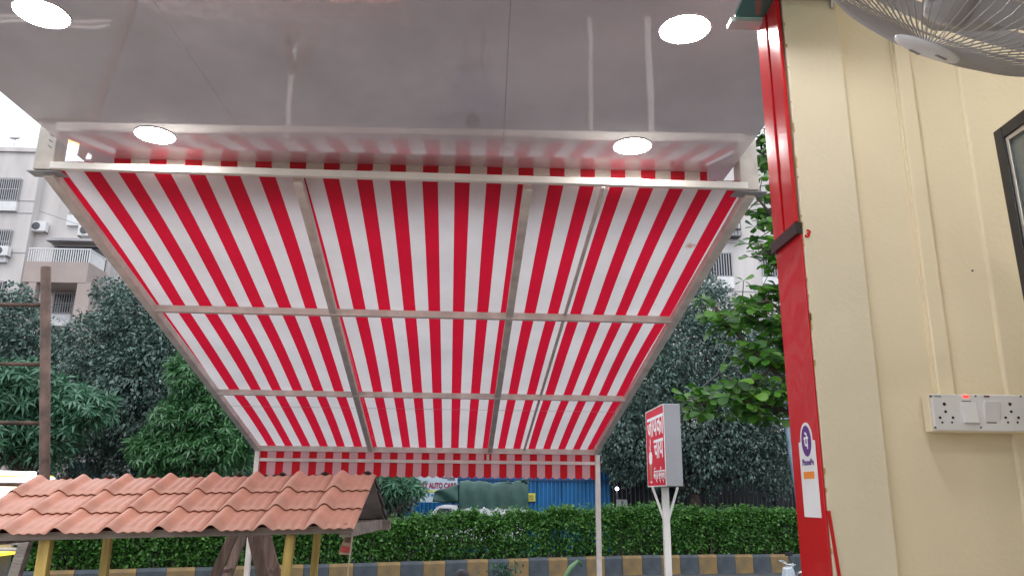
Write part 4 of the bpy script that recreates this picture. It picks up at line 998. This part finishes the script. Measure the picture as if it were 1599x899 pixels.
a = at(964, 763, 31.6); part(MB().box(a.x - .025, a.x + .025, 31.68, 31.74, 0, a.z + .1), 'stand', K['grille'], yl)
eb = thing('electric_box', 'small pale grey box on the low wall under the white lamp', 'box', loc=at(972, 785, 30.8))
box_px(964, 780, 980, 797, 30.75, .14, 'cabinet', K['bld3'], eb); a = at(972, 785, 30.75); box_px(971.6, 781, 972.4, 796, 30.74, .01, 'door_gap', K['dark'], eb, bevel=0)

sw = thing('stone_compound_wall', 'low dark stone compound wall left of the truck under the leafy bough', 'wall', loc=(-6, 29.9, 0))
part(MB().box(-22, -2.9, 29.9, 30.3, 0, 1.95), 'core', K['dark'], sw)
stm = []
for k in range(5):
    mb = MB(); w, h = .42 + .05 * k, .3
    P0 = [(0, 0), (w * .5, -.02), (w, 0), (w, h), (w * .55, h + .015), (0, h)]
    mb.add([(x_, 0, z_) for x_, z_ in P0] + [(w * .12 + x_ * .76, -.07, h * .12 + z_ * .76) for x_, z_ in P0], [(6, 7, 8, 9, 10, 11)] + [(i, (i + 1) % 6, 6 + (i + 1) % 6, 6 + i) for i in range(6)])
    stm.append(mb.mesh('stone', K['stone']))
cnt = 0
for r in range(6):
    x = -8.2 - random.random() * .3
    while x < -3.2 and cnt < 290:
        k = random.randrange(5); inst('stone', stm[k], sw, Vector((x, 29.9 - .002, .04 + r * .32)) - sw.location); x += .44 + .05 * k; cnt += 1
part(MB().box(-22, -2.88, 29.78, 30.4, 1.95, 2.02), 'coping', K['bld3'], sw)
op = thing('orange_panel', 'orange painted panel glimpsed behind the right end of the tiled roof', 'panel', loc=at(597, 775, 24))
box_px(592, 752, 604, 800, 27.5, .2, 'panel_sheet', mat('orange_paint', (.45, .16, .02), .6, .1, 3), op); box_px(604.5, 752, 607, 800, 27.52, .18, 'edge_strip', K['bld3'], op)
# blue-teal sheets seen through the trees at the left
for (x0, y0, x1, y1, Y, lb) in ((78, 684, 150, 697, 27, 'upper teal blue sheet seen between the trees above the tiled roof'), (105, 722, 160, 745, 27.3, 'lower teal blue sheet seen between the trees above the tiled roof'), (205, 724, 235, 745, 27.5, 'pale blue sheet seen through foliage above the middle of the tiled roof')):
    t = thing('teal_sheet', lb, 'sheet', loc=at(x0, y1, Y)); mb = MB(); a = at(x0, y1, Y); b = at(x1, y0, Y); n = 14
    for i in range(n):
        xa = a.x + (b.x - a.x) * i / n; xb = a.x + (b.x - a.x) * (i + 1) / n; mb.box(xa, xb, Y + .04 * (i % 2), Y + .06 + .04 * (i % 2), a.z, b.z)
    part(mb, 'sheet_metal', K['teal'], t)
    part(MB().box(a.x + .1, a.x + .18, Y + .11, Y + .19, 0, a.z + .1).box(b.x - .2, b.x - .12, Y + .11, Y + .19, 0, a.z + .1), 'support', K['grille'], t)

# ------------------------------------------------------------------ left apartment building
BY = 42.0
lb_ = thing('apartment_building', 'cream apartment block on the left with balcony, barred windows and air conditioners', 'building', loc=(-26, BY, 0))
def bz(py, Y=BY, px=60): return at(px, py, Y).z
def bx_(px, Y=BY, py=350): return at(px, py, Y).x
def bp2(mb, nm, m, **k): return part(mb, nm, K[m], lb_, **k)
zroofL = bz(232, px=30); xc0 = bx_(48)
bp2(MB().box(-44, xc0, BY, BY + 16, 0, zroofL), 'front_wing', 'bld')
YR2 = BY + .6
xr1 = bx_(176, YR2, 400)
bp2(MB().box(xc0 + .003, xr1, YR2, BY + 16, 0, at(100, 262, YR2).z), 'recessed_wing', 'bld')
YR3 = BY + 3.0
bp2(MB().box(xr1 + .003, xr1 + 7, YR3, BY + 16, 0, at(150, 300, YR3).z), 'rear_wing', 'bld3')
bp2(MB().box(-44, xc0 + .02, BY - .12, BY - .003, zroofL - .25, zroofL + .0), 'parapet_band', 'bld')
for py in (314, 333, 395): z = bz(py, px=40); bp2(MB().box(-44, xc0 + .01, BY - .03, BY - .002, z - .02, z + .02), 'plaster_joint', 'bld3')
def window(x0, x1, z0, z1, Y, bars=12, sill=True, lower=None):
    w = bp2(MB().box(x0, x1, Y - .06, Y - .004, z0, z0 + .06).box(x0, x1, Y - .06, Y - .004, z1 - .06, z1).box(x0, x0 + .06, Y - .06, Y - .004, z0 + .0605, z1 - .0605).box(x1 - .06, x1, Y - .06, Y - .004, z0 + .0605, z1 - .0605), 'window', 'bld3')
    q = part(MB().box(x0 + .061, x1 - .061, Y - .03, Y - .005, z0 + .061, z1 - .061), 'pane', K['pane'], lb_); q.parent = w
    mb = MB()
    for i in range(bars): xx = x0 + (x1 - x0) * (i + .5) / bars; mb.box(xx - .022, xx + .022, Y - .16, Y - .13, z0 - .02, z1 + .02)
    for f_ in (0, .5, 1): zz = z0 + (z1 - z0) * f_; mb.box(x0, x1, Y - .17, Y - .161, zz - .02, zz + .02)
    q = part(mb, 'grille', K['bld3'], lb_); q.parent = w
    if lower: q = part(MB().box(x0 + .0, x1 - .0, Y - .2, Y - .004, lower, z0 - .065), 'white_panel', K['white'], lb_); q.parent = w
    return w
zs = [(bz(315, px=15), bz(280, px=15)), (bz(398, px=10), bz(360, px=10))]
st_h = 3.0
window(bx_(-22, py=300), bx_(33, py=300), zs[0][0], zs[0][1], BY, 16, lower=bz(331, px=15))
window(bx_(-30, py=380), bx_(18, py=380), zs[1][0], zs[1][1], BY, 14, lower=bz(411, px=10))
window(bx_(-30, py=440), bx_(6, py=460), bz(480, px=3), bz(440, px=3), BY, 10)
for r in range(3): window(bx_(-30), bx_(12), 1.2 + 3 * r, 2.6 + 3 * r, BY, 12)
window(at(110, 330, YR2).x, at(134, 330, YR2).x, at(120, 336, YR2).z, at(120, 312, YR2).z, YR2, 8, lower=at(120, 354, YR2).z)
window(at(85, 470, YR2).x, at(116, 470, YR2).x, at(100, 490, YR2).z, at(100, 459, YR2).z, YR2, 8, lower=at(100, 506, YR2).z)
window(at(160, 490, YR2).x - .3, at(176, 490, YR2).x, at(165, 510, YR2).z, at(165, 485, YR2).z, YR2, 8)
# balcony
yb0 = BY - 1.4; xb0 = at(38, 425, yb0).x; xb1 = at(137, 425, yb0).x
zb0 = at(80, 441, yb0).z; zb1 = at(80, 409, yb0).z; zb2 = at(80, 389, yb0).z
bp2(MB().box(xb0, xb1, yb0, yb0 + .15, zb0, zb1).box(xb1 - .15, xb1, yb0 + .151, YR2 - .003, zb0, zb1).box(xb0, xb1 - .151, yb0 + .151, YR2 - .003, zb0, zb0 + .2), 'balcony', 'bld2')
mb = MB(); nb = 26
for i in range(nb + 1): xx = xb0 + .05 + (xb1 - xb0 - .1) * i / nb; mb.box(xx - .02, xx + .02, yb0 + .05, yb0 + .09, zb1, zb2)
for i in range(14): yy = yb0 + .2 + 1.7 * i / 14; mb.box(xb1 - .09, xb1 - .05, yy - .02, yy + .02, zb1, zb2)
mb.box(xb0, xb1, yb0 + .04, yb0 + .1, zb2, zb2 + .06).box(xb1 - .1, xb1 - .04, yb0 + .101, YR2 - .1, zb2, zb2 + .06)
bp2(mb, 'balcony_railing', 'white')
bp2(MB().box(at(84, 400, YR2).x, at(168, 400, YR2).x, YR2 - .04, YR2 - .003, zb0 + .25, at(120, 386, YR2).z), 'balcony_door', 'pane')
bp2(MB().box(at(80, 400, YR2).x, at(168, 380, YR2).x, YR2 - .8, YR2 - .005, at(120, 383, YR2).z, at(120, 379, YR2).z), 'sunshade', 'bld3')
# pillars and sunshade below the balcony
bp2(MB().box(at(117, 470, yb0).x, at(139, 470, yb0).x, yb0 + .02, yb0 + .6, 0, zb0 - .003), 'balcony_pillar', 'bld2')
bp2(MB().box(at(40, 470, yb0).x, at(52, 470, yb0).x, yb0 + .02, yb0 + .5, 0, zb0 - .003), 'balcony_pillar', 'bld2')
bp2(MB().box(at(78, 512, YR2).x, at(118, 512, YR2).x, YR2 - .9, YR2 - .005, at(100, 514, YR2).z, at(100, 510, YR2).z), 'sunshade', 'white')
bp2(MB().box(at(80, 525, YR2).x, at(112, 525, YR2).x, YR2 - .05, YR2 - .006, at(100, 545, YR2).z, at(100, 516, YR2).z), 'doorway', 'pane')
def ac(px, py, Y, w, par=None, lab=''):
    p = at(px, py, Y); t = thing('air_conditioner', lab, 'air conditioner', 'air conditioner units on the apartment building', (p.x, Y, p.z))
    h = w * .68
    MB().box(-w / 2, w / 2, -.42, -.08, -h / 2, h / 2).build('casing', K['white'], t, bevel=.02)
    M = Matrix.Translation((-w * .12, -.425, 0)) @ Matrix.Rotation(pi / 2, 4, 'X')
    MB().lathe([(h * .38, 0), (h * .38, .012), (h * .1, .02), (.001, .02)], 20, M).build('fan_grille', K['grille'], t)
    MB().bar((-w / 2 + .05, -.42, -h / 2 - .03), (-w / 2 + .05, -.003, -h / 2 - .03), .04).bar((w / 2 - .05, -.42, -h / 2 - .03), (w / 2 - .05, -.003, -h / 2 - .03), .04).build('bracket', K['grille'], t)
ac(66, 357, YR2, .85, lab='small white air conditioner above the left end of the balcony')
ac(141, 363, YR2, .95, lab='white air conditioner above the right end of the balcony beside the awning edge')
ac(8, 395, BY, .8, lab='grey air conditioner below the barred window at the far left edge')
mb = MB().tube([at(0, 492, BY - 1.5), at(60, 482, BY - 1.4), at(165, 470, BY - 1.2)], .02, 5).tube([at(62, 330, BY - .2), at(120, 350, BY - .2), at(150, 356, BY + .5)], .012, 5)
tag(mb.build('hanging_cables', K['grille']), 'thin cables strung across the face of the cream apartment block', 'cable')
sdsh = thing('satellite_dish', 'small grey satellite dish on the roof edge of the left apartment block', 'dish', loc=(at(23, 222, BY + 1).x, BY + 1, zroofL))
zz = at(23, 217, BY + 1).z - zroofL
MB().lathe([(.001, -.08), (.2, -.03), (.33, .06), (.30, .06), (.001, -.04)], 20, Matrix.Translation((0, 0, zz)) @ Matrix.Rotation(radians(28), 4, 'X')).build('reflector', K['sign_grey'], sdsh, True)
MB().bar((0, .05, 0), (0, .05, zz), .02).build('mast', K['grille'], sdsh)

# right apartment building glimpsed beside the leafy branches
RBY = 40.0
rb = thing('far_apartment_building', 'pale apartment block on the right glimpsed between awning edge and leafy branches', 'building', loc=(13, RBY, 0))
def rp(mb, nm, m, par=None, **k):
    o = part(mb, nm, K[m], rb, **k)
    if par: o.parent = par
    return o
rx0 = at(985, 450, RBY).x
rp(MB().box(rx0, 30, RBY, RBY + 12, 0, at(1150, 230, RBY).z), 'wall', 'bld')
for (x0, y0, x1, y1) in ((1096, 395, 1143, 432), (1096, 497, 1143, 534), (1096, 290, 1143, 327), (1190, 395, 1230, 432), (1010, 497, 1050, 534), (1190, 497, 1230, 534)):
    a = at(x0, y1, RBY); b = at(x1, y0, RBY)
    w = rp(MB().box(a.x, b.x, RBY - .05, RBY - .004, a.z, a.z + .06).box(a.x, b.x, RBY - .05, RBY - .004, b.z - .06, b.z).box(a.x, a.x + .06, RBY - .05, RBY - .004, a.z + .061, b.z - .061).box(b.x - .06, b.x, RBY - .05, RBY - .004, a.z + .061, b.z - .061), 'window', 'bld3')
    rp(MB().box(a.x + .061, b.x - .061, RBY - .03, RBY - .005, a.z + .061, b.z - .061), 'pane', 'pane', w)
    mb = MB()
    for i in range(12): xx = a.x + (b.x - a.x) * (i + .5) / 12; mb.box(xx - .022, xx + .022, RBY - .14, RBY - .11, a.z, b.z)
    rp(mb, 'grille', 'bld3', w)
    rp(MB().box(a.x, b.x, RBY - .12, RBY - .004, a.z - .65, a.z - .02), 'white_panel', 'white', w)
for z_ in (380, 455): z = at(1150, z_, RBY).z; rp(MB().box(rx0, 30, RBY - .03, RBY - .002, z - .02, z + .02), 'plaster_joint', 'bld3')
p = at(1140, 362, RBY); t = thing('window_cage', 'dark wire cage projecting from the far right apartment wall beside the awning edge', 'cage', loc=(p.x, RBY, p.z))
mb = MB()
for i in range(6): mb.box(-.45 + .18 * i - .015, -.45 + .18 * i + .015, -.5, -.47, -.4, .4)
for z_ in (-.4, 0, .4): mb.box(-.47, .47, -.5, -.003, z_ - .015, z_ + .015)
mb.build('bars', K['grille'], t); MB().box(-.4, .4, -.4, -.05, -.36, -.05).build('tray', K['bld3'], t)

# ------------------------------------------------------------------ trees
def limbs(base, tip, r0, n=5, wob=.25):
    p = [base.lerp(tip, i / n) + Vector((random.uniform(-wob, wob), random.uniform(-wob, wob), 0)) * (0 < i < n) for i in range(n + 1)]
    return p, [r0 * (1 - .75 * i / n) for i in range(n + 1)]
def tree(lab, base, lumps, nleaf, llen, m, trunk_r=.16, name='broadleaf_tree', wr_=.5, hollow=.55):
    """lumps: (centre, radius) balls of foliage; limbs lead to each"""
    t = thing(name, lab, 'tree', loc=base)
    base = Vector(base); B = Vector((0, 0, 0))
    cz = min(c[2] - r for c, r in lumps); fork = Vector((base.x + random.uniform(-.2, .2), base.y, max(base.z + .9, min(base.z + 2.2, cz + .4))))
    mb = MB(); mb.tube([base, base.lerp(fork, .5) + Vector((.06, 0, 0)), fork], [trunk_r, trunk_r * .85, trunk_r * .7], 10)
    part(mb, 'trunk', K['bark'], t, smooth=True)
    mb = MB()
    for c, r in lumps:
        p, rr = limbs(fork, Vector(c), trunk_r * .42, 5, .15); mb.tube(p, rr, 7)
        for q in range(4):
            d = Vector(rng.normal(size=3)).normalized() * r * .8; p2, r2 = limbs(Vector(c), Vector(c) + d, trunk_r * .12, 3, .05); mb.tube(p2, r2, 5, cap=False)
    part(mb, 'limbs', K['bark'], t, smooth=True)
    vol = np.array([r ** 2 for c, r in lumps]); vol /= vol.sum(); idx = rng.choice(len(lumps), nleaf, p=vol)
    C_ = np.array([list(c) for c, r in lumps])[idx]; Rr = np.array([r for c, r in lumps])[idx]
    d = rng.normal(size=(nleaf, 3)); d /= np.linalg.norm(d, axis=1, keepdims=True)
    # clumping: push radii with an angular pattern so that the outline is uneven
    f = 1 + .16 * np.sin(d[:, 0] * 7 + C_[:, 0] * 3) * np.sin(d[:, 2] * 6 + C_[:, 2] * 2) + .10 * np.sin(d[:, 1] * 11 + d[:, 2] * 13) + .07 * np.sin(d[:, 0] * 19 + d[:, 2] * 17)
    rad = Rr * f * (hollow + (1 - hollow) * rng.random(nleaf) ** .6)
    P = C_ + d * rad[:, None]; P += rng.normal(0, .04, P.shape)
    D = d * .7 + rng.normal(size=d.shape) * .6 + np.array([0, 0, -.35])
    P = P - np.array(list(base))
    me = leaves_mesh('crown', P, D, rng.uniform(llen * .7, llen * 1.25, nleaf), wr_, m)
    o = inst('crown', me, t); o['kind'] = 'stuff'
    return t
def L(*a): return [(at(x, y, Y) + Vector((0, random.uniform(-.3, .3), 0)), r) for x, y, Y, r in a]
# tree C: dark broadleaf behind left, in front of the building
tree('large dark green tree in the left background below the balcony', (at(230, 700, 25).x, 25.5, 0),
     L((235, 520, 25, 1.6), (310, 560, 25, 1.7), (175, 560, 25, 1.4), (250, 610, 24.5, 1.9), (340, 640, 25, 1.9), (160, 640, 25, 1.6), (215, 480, 25.5, .95), (290, 500, 25.5, 1.1), (135, 530, 25.5, .9), (250, 690, 25, 1.7), (330, 715, 25.5, 1.5), (165, 455, 25.5, .5), (400, 640, 26, 1.7), (130, 700, 26, 1.3)), 60000, .15, L_dark, .24)
tree('sparse dull green tree at the far left edge beside the rusty pipe', (at(-20, 700, 27).x, 27, 0),
     L((10, 500, 27, 1.1), (35, 540, 27, 1.3), (0, 570, 27, 1.3), (60, 575, 27.5, 1.1), (-30, 530, 27, 1.3), (28, 465, 27, .5), (100, 600, 27.5, 1.2), (0, 640, 27, 1.5), (60, 650, 27.2, 1.4)), 15000, .19, L_dark2, .18)
# tree D: right dark mass
tree('large dark green tree filling the right background behind the box sign', (at(1090, 700, 29).x, 29.6, 0),
     L((1080, 560, 29, 1.9), (1010, 600, 29, 1.6), (1150, 600, 29, 1.9), (1090, 650, 29, 2.0), (980, 660, 29, 1.6), (1200, 640, 29, 1.8), (1110, 490, 29, 1.1), (1060, 520, 29, 1.1), (1150, 690, 29, 1.5), (1010, 700, 29.5, 1.4), (1100, 455, 29.5, .7), (1150, 530, 29.5, 1.2), (960, 700, 29.3, 1.0), (1220, 570, 29.5, 1.5), (1090, 720, 29.5, 1.2), (1000, 555, 30, 1.2), (1200, 720, 29.5, 1.2)), 70000, .15, L_dark2, .26)
tree('dark tree standing behind the blue fence near the right awning post', (at(900, 700, 34).x, 34, 0),
     L((900, 690, 34, 1.8), (960, 670, 34, 2.2), (1010, 640, 34.5, 2.0), (840, 700, 34, 1.6)), 12000, .22, L_dark, .2)
tree('dark tree behind the stone compound wall left of the garage signboard', (at(520, 700, 33).x, 33, 0),
     L((560, 700, 33, 2.1), (480, 690, 33, 2.4), (420, 690, 33, 2.2), (620, 720, 33, 1.3), (390, 650, 33.5, 2.0)), 15000, .22, L_dark, .2)

# whorled-leaf trees in the middle distance
def whorl_mesh(m, nl=9, L_=.17):
    P = np.zeros((nl, 3)); a = np.arange(nl) * 2 * pi / nl + rng.random(nl) * .3
    D = np.stack([np.cos(a), np.sin(a), rng.uniform(-.25, .25, nl)], 1); P = D * .01
    return leaves_mesh('leaf_whorl', P, D, rng.uniform(.85, 1.1, nl) * L_, .24, m, droop=.5)
def whorl_tree(lab, base, lumps, nwh, m, L_=.17, trunk_r=.09, inner=6000, name='whorled_leaf_tree', dens=.75):
    t = thing(name, lab, 'tree', loc=base); base = Vector(base)
    top = Vector((sum(c[0] for c, r in lumps) / len(lumps), sum(c[1] for c, r in lumps) / len(lumps), min(c[2] for c, r in lumps)))
    fork = base.lerp(top, .7)
    part(MB().tube([base, base.lerp(fork, .5) + Vector((.04, 0, 0)), fork], [trunk_r, trunk_r * .8, trunk_r * .6], 10), 'trunk', K['bark'], t, smooth=True)
    mb = MB()
    for c, r in lumps:
        p, rr = limbs(fork, Vector(c), trunk_r * .4, 4, .08); mb.tube(p, rr, 6)
    part(mb, 'limbs', K['bark'], t, smooth=True)
    ms = [whorl_mesh(m, 9 + k % 2, L_) for k in range(4)]
    wts = np.array([r ** 2 for c, r in lumps]); wts /= wts.sum()
    big = min(nwh, 290); alln = nwh
    rest_P = []; rest_D = []
    for i in range(alln):
        c, r = lumps[rng.choice(len(lumps), p=wts)]
        d = Vector(rng.normal(size=3)).normalized()
        if i < big and d.y > .25: d.y = -d.y                     # the ones that show sit on the near side
        if d.z < -.3: d.z = -d.z * .5
        d.normalize(); rr = r * (dens + (1.05 - dens) * random.random()); P = Vector(c) + Vector((d.x * rr, d.y * rr, d.z * rr * .85))
        axis = (d * .6 + Vector((0, -.25, .8)) + Vector(rng.normal(0, .25, 3))).normalized()
        Mx = Matrix.Translation(P - base) @ axis.to_track_quat('Z', 'Y').to_matrix().to_4x4() @ Matrix.Rotation(random.random() * 6, 4, 'Z') @ Matrix.Scale(random.uniform(.75, 1.15), 4)
        if i < big: inst('leaf_whorl', ms[i % 4], t, M=Mx)
        else:
            for q in range(8):
                a = q * pi / 4; dv = (Mx.to_3x3() @ Vector((cos(a), sin(a), random.uniform(-.2, .2)))); rest_P.append(tuple(P - base)); rest_D.append(tuple(dv))
    n = inner; idx = rng.choice(len(lumps), n, p=wts); C_ = np.array([list(c) for c, r in lumps])[idx]; Rr = np.array([r for c, r in lumps])[idx]
    d = rng.normal(size=(n, 3)); d /= np.linalg.norm(d, axis=1, keepdims=True); Pn = C_ + d * (Rr * (.25 + .65 * rng.random(n)))[:, None] - np.array(list(base))
    Pa = np.concatenate([np.array(rest_P), Pn]) if rest_P else Pn; Da = np.concatenate([np.array(rest_D), d + rng.normal(size=d.shape) * .6]) if rest_P else d
    o = inst('inner_foliage', leaves_mesh('inner_foliage', Pa, Da, rng.uniform(.7, 1.1, len(Pa)) * L_, .26, m, droop=.5), t); o['kind'] = 'stuff'
    return t
whorl_tree('bright green tree with whorled leaves at the left edge above the tiled roof', (at(40, 700, 20.8).x, 21.1, .0),
           L((20, 625, 20.80, 0.992), (80, 630, 20.80, 0.880), (130, 645, 20.80, 0.672), (-20, 600, 20.80, 0.960), (50, 600, 20.80, 0.672), (10, 690, 21.12, 1.120), (80, 690, 21.12, 0.880), (-60, 640, 20.80, 1.120), (160, 630, 20.96, 0.288)), 620, L_whorlB, .29, trunk_r=.14)
whorl_tree('green tree with whorled leaves left of the striped awning above the tiled roof', (at(310, 700, 21.3).x, 21.6, .0),
           L((310, 600, 21.28, 0.836), (275, 660, 21.28, 0.760), (345, 650, 21.28, 0.912), (250, 710, 21.28, 0.760), (310, 710, 21.28, 0.912), (370, 700, 21.28, 0.836), (285, 575, 21.43, 0.456), (330, 560, 21.58, 0.502), (215, 700, 21.28, 0.380)), 640, L_whorl, .25, trunk_r=.13)
whorl_tree('small bough of pale whorled leaves beside the garage signboard', (at(600, 760, 23.4).x, 23.7, .0),
           L((632, 758, 23.36, 0.380), (650, 765, 23.36, 0.248), (612, 760, 23.36, 0.350), (600, 748, 23.51, 0.321)), 70, L_whorlB, .30, trunk_r=.07, inner=500, dens=.5)
tree('dark leafy shrub tree rising behind the right end of the tiled roof', (at(605, 790, 24.5).x, 24.5, .0), L((608, 752, 24.50, 0.630), (598, 775, 24.50, 0.490), (625, 775, 24.64, 0.490)), 2600, .18, L_dark, .06, name='shrub_tree')

# broad almond-leaved tree at the right, near
def alm_mesh():
    mb = MB(); n = 6; pr = [(0, .0), (.25, .06), (.5, .13), (.72, .17), (.9, .13), (1.0, .0)]
    vs = []
    for (t_, w_) in pr:
        z = .10 * t_ - .16 * t_ * t_
        vs += [(t_, -w_ * 1.7, z + w_ * .5), (t_, 0, z), (t_, w_ * 1.7, z + w_ * .5)]
    mb.add([(x * .15, y * .155, z * .15) for x, y, z in vs], [(3 * i + j, 3 * i + 3 + j, 3 * i + 4 + j, 3 * i + 1 + j) for i in range(5) for j in range(2)])
    return mb.mesh('leaf', L_almond, True)
am = alm_mesh()
al = thing('almond_tree', 'near tree with large bright green rounded leaves hanging beside the red pillar', 'tree', loc=(4.6, 8.2, .14))
AB = Vector((4.6, 8.2, .14))
part(MB().tube([AB, AB + Vector((.05, 0, 1.6)), AB + Vector((-.05, .1, 3.2)), AB + Vector((.0, .1, 5.2))], [.15, .13, .11, .07], 12), 'trunk', K['bark'], al, smooth=True)
branches = [[(1290, 620, 8), (1230, 560, 8), (1170, 600, 8), (1110, 640, 8), (1090, 625, 8)],
            [(1290, 640, 8.1), (1220, 590, 8), (1170, 540, 8), (1130, 500, 7.9), (1120, 480, 7.9)],
            [(1300, 560, 8.2), (1240, 500, 8), (1200, 470, 8), (1160, 480, 7.9)],
            [(1300, 480, 8.2), (1250, 400, 8.1), (1200, 330, 8), (1175, 300, 8)],
            [(1300, 400, 8.2), (1240, 330, 8.3), (1195, 250, 8.3), (1185, 215, 8.3)],
            [(1300, 520, 8), (1240, 430, 8), (1205, 400, 8), (1188, 385, 8)],
            [(1300, 350, 8.2), (1245, 250, 8.4), (1210, 180, 8.5)],
            [(1300, 660, 8.0), (1220, 640, 8.1), (1160, 625, 8.0), (1130, 620, 7.9)]]
mb = MB(); pts = []
for br in branches:
    P_ = [AB + Vector((.0, .1, 2.8))] + [at(*b) for b in br]; mb.tube(P_, [.035 * (1 - .7 * i / (len(P_) - 1)) for i in range(len(P_))], 6)
    for a, b in zip(P_[1:-1], P_[2:]):
        for k in range(4): pts.append(a.lerp(b, (k + random.random()) / 4))
    pts.append(P_[-1])
part(mb, 'limbs', K['bark'], al, smooth=True)
extra = []
for (k_, xa, xb, ya_, yb_) in ((44, 1198, 1262, 205, 330), (30, 1183, 1262, 330, 450), (22, 1150, 1262, 460, 520), (16, 1200, 1262, 520, 560), (24, 1130, 1262, 585, 645)):
    for k in range(k_): extra.append(at(random.uniform(xa, xb), random.uniform(ya_, yb_), random.uniform(7.9, 8.6)))
cl = pts + extra
tw = MB(); sites = []
for k in range(520):
    base = random.choice(cl); tip = base + Vector((random.uniform(-.13, .13), random.uniform(-.3, .25), random.uniform(-.13, .15)))
    tw.tube([base, tip], [.007, .004], 5, cap=False); n_l = random.randint(4, 6); a0 = random.random() * 6
    for j in range(n_l):
        a = a0 + j * 2 * pi / n_l; sites.append((tip, Vector((cos(a), sin(a) * .8, random.uniform(-.6, .35))).normalized()))
sites.sort(key=lambda q: q[0].y)                   # the nearest leaves are separate, the rest is one mass
lm = np.array([v.co[:] for v in am.vertices]); lf = [tuple(p.vertices) for p in am.polygons]; far = MB()
for cnt, (tip, d) in enumerate(sites):
    up = (Vector((0, -.6, .8)) + Vector(rng.normal(0, .4, 3))); sdv = up.cross(d).normalized(); up2 = d.cross(sdv); sc = random.uniform(.7, 1.15)
    M = Matrix.Identity(4)
    for i in range(3): M[i][0] = d[i] * sc; M[i][1] = sdv[i] * sc; M[i][2] = up2[i] * sc; M[i][3] = tip[i] - AB[i]
    if cnt < 290: inst('leaf', am, al, M=M)
    else: far.add([M @ Vector(v) for v in lm], lf)
o = far.build('farther_leaves', L_almond, al, smooth=True); o['kind'] = 'stuff'
part(tw, 'twigs', K['twig'], al)['kind'] = 'stuff'

# plants in front of the kerb
def potplant(px, py, Y, lab, n, r):
    p = at(px, py, Y); t = thing('bushy_plant', lab, 'plant', loc=(p.x, Y, 0))
    P = rng.normal(0, r * .5, (n, 3)); P[:, 2] = np.abs(rng.random(n)) * (p.z) ; P[:, :2] *= (.5 + .8 * P[:, 2:3] / p.z)
    D = rng.normal(size=(n, 3)) + np.array([0, 0, .6]); inst('foliage', leaves_mesh('foliage', P, D, rng.uniform(.09, .18, n), .35, L_potted), t)['kind'] = 'stuff'
    mb = MB()
    for k in range(6): mb.tube([(0, 0, 0), (random.uniform(-r, r) * .7, random.uniform(-r, r) * .5, p.z * .95)], [.012, .005], 5, cap=False)
    mb.build('stems', K['twig'], t)
potplant(788, 883, 15.5, 'small bushy dark plant in front of the painted kerb', 420, .22)
bp_ = thing('cactus_like_plant', 'single thick pale green curved stem rising in front of the kerb near the awning post', 'plant', loc=(at(885, 899, 15).x, 15, 0))
a = at(884, 899, 15); b = at(903, 875, 15); g0 = a + (a - b) * .2; g0 = Vector((a.x - .12, 15, .0))
part(MB().tube([g0, a, a.lerp(b, .5) + Vector((-.02, 0, .01)), b], [.03, .045, .05, .025], 10), 'stem', leafmat('pale_green_stem', [(.10, .20, .10), (.14, .25, .12)], .5, .1), bp_, smooth=True)
part(MB().tube([b, b + Vector((.05, 0, -.05)), b + Vector((.07, 0, -.12))], [.02, .02, .006], 8), 'tip_leaf', L_hedge, bp_, smooth=True)
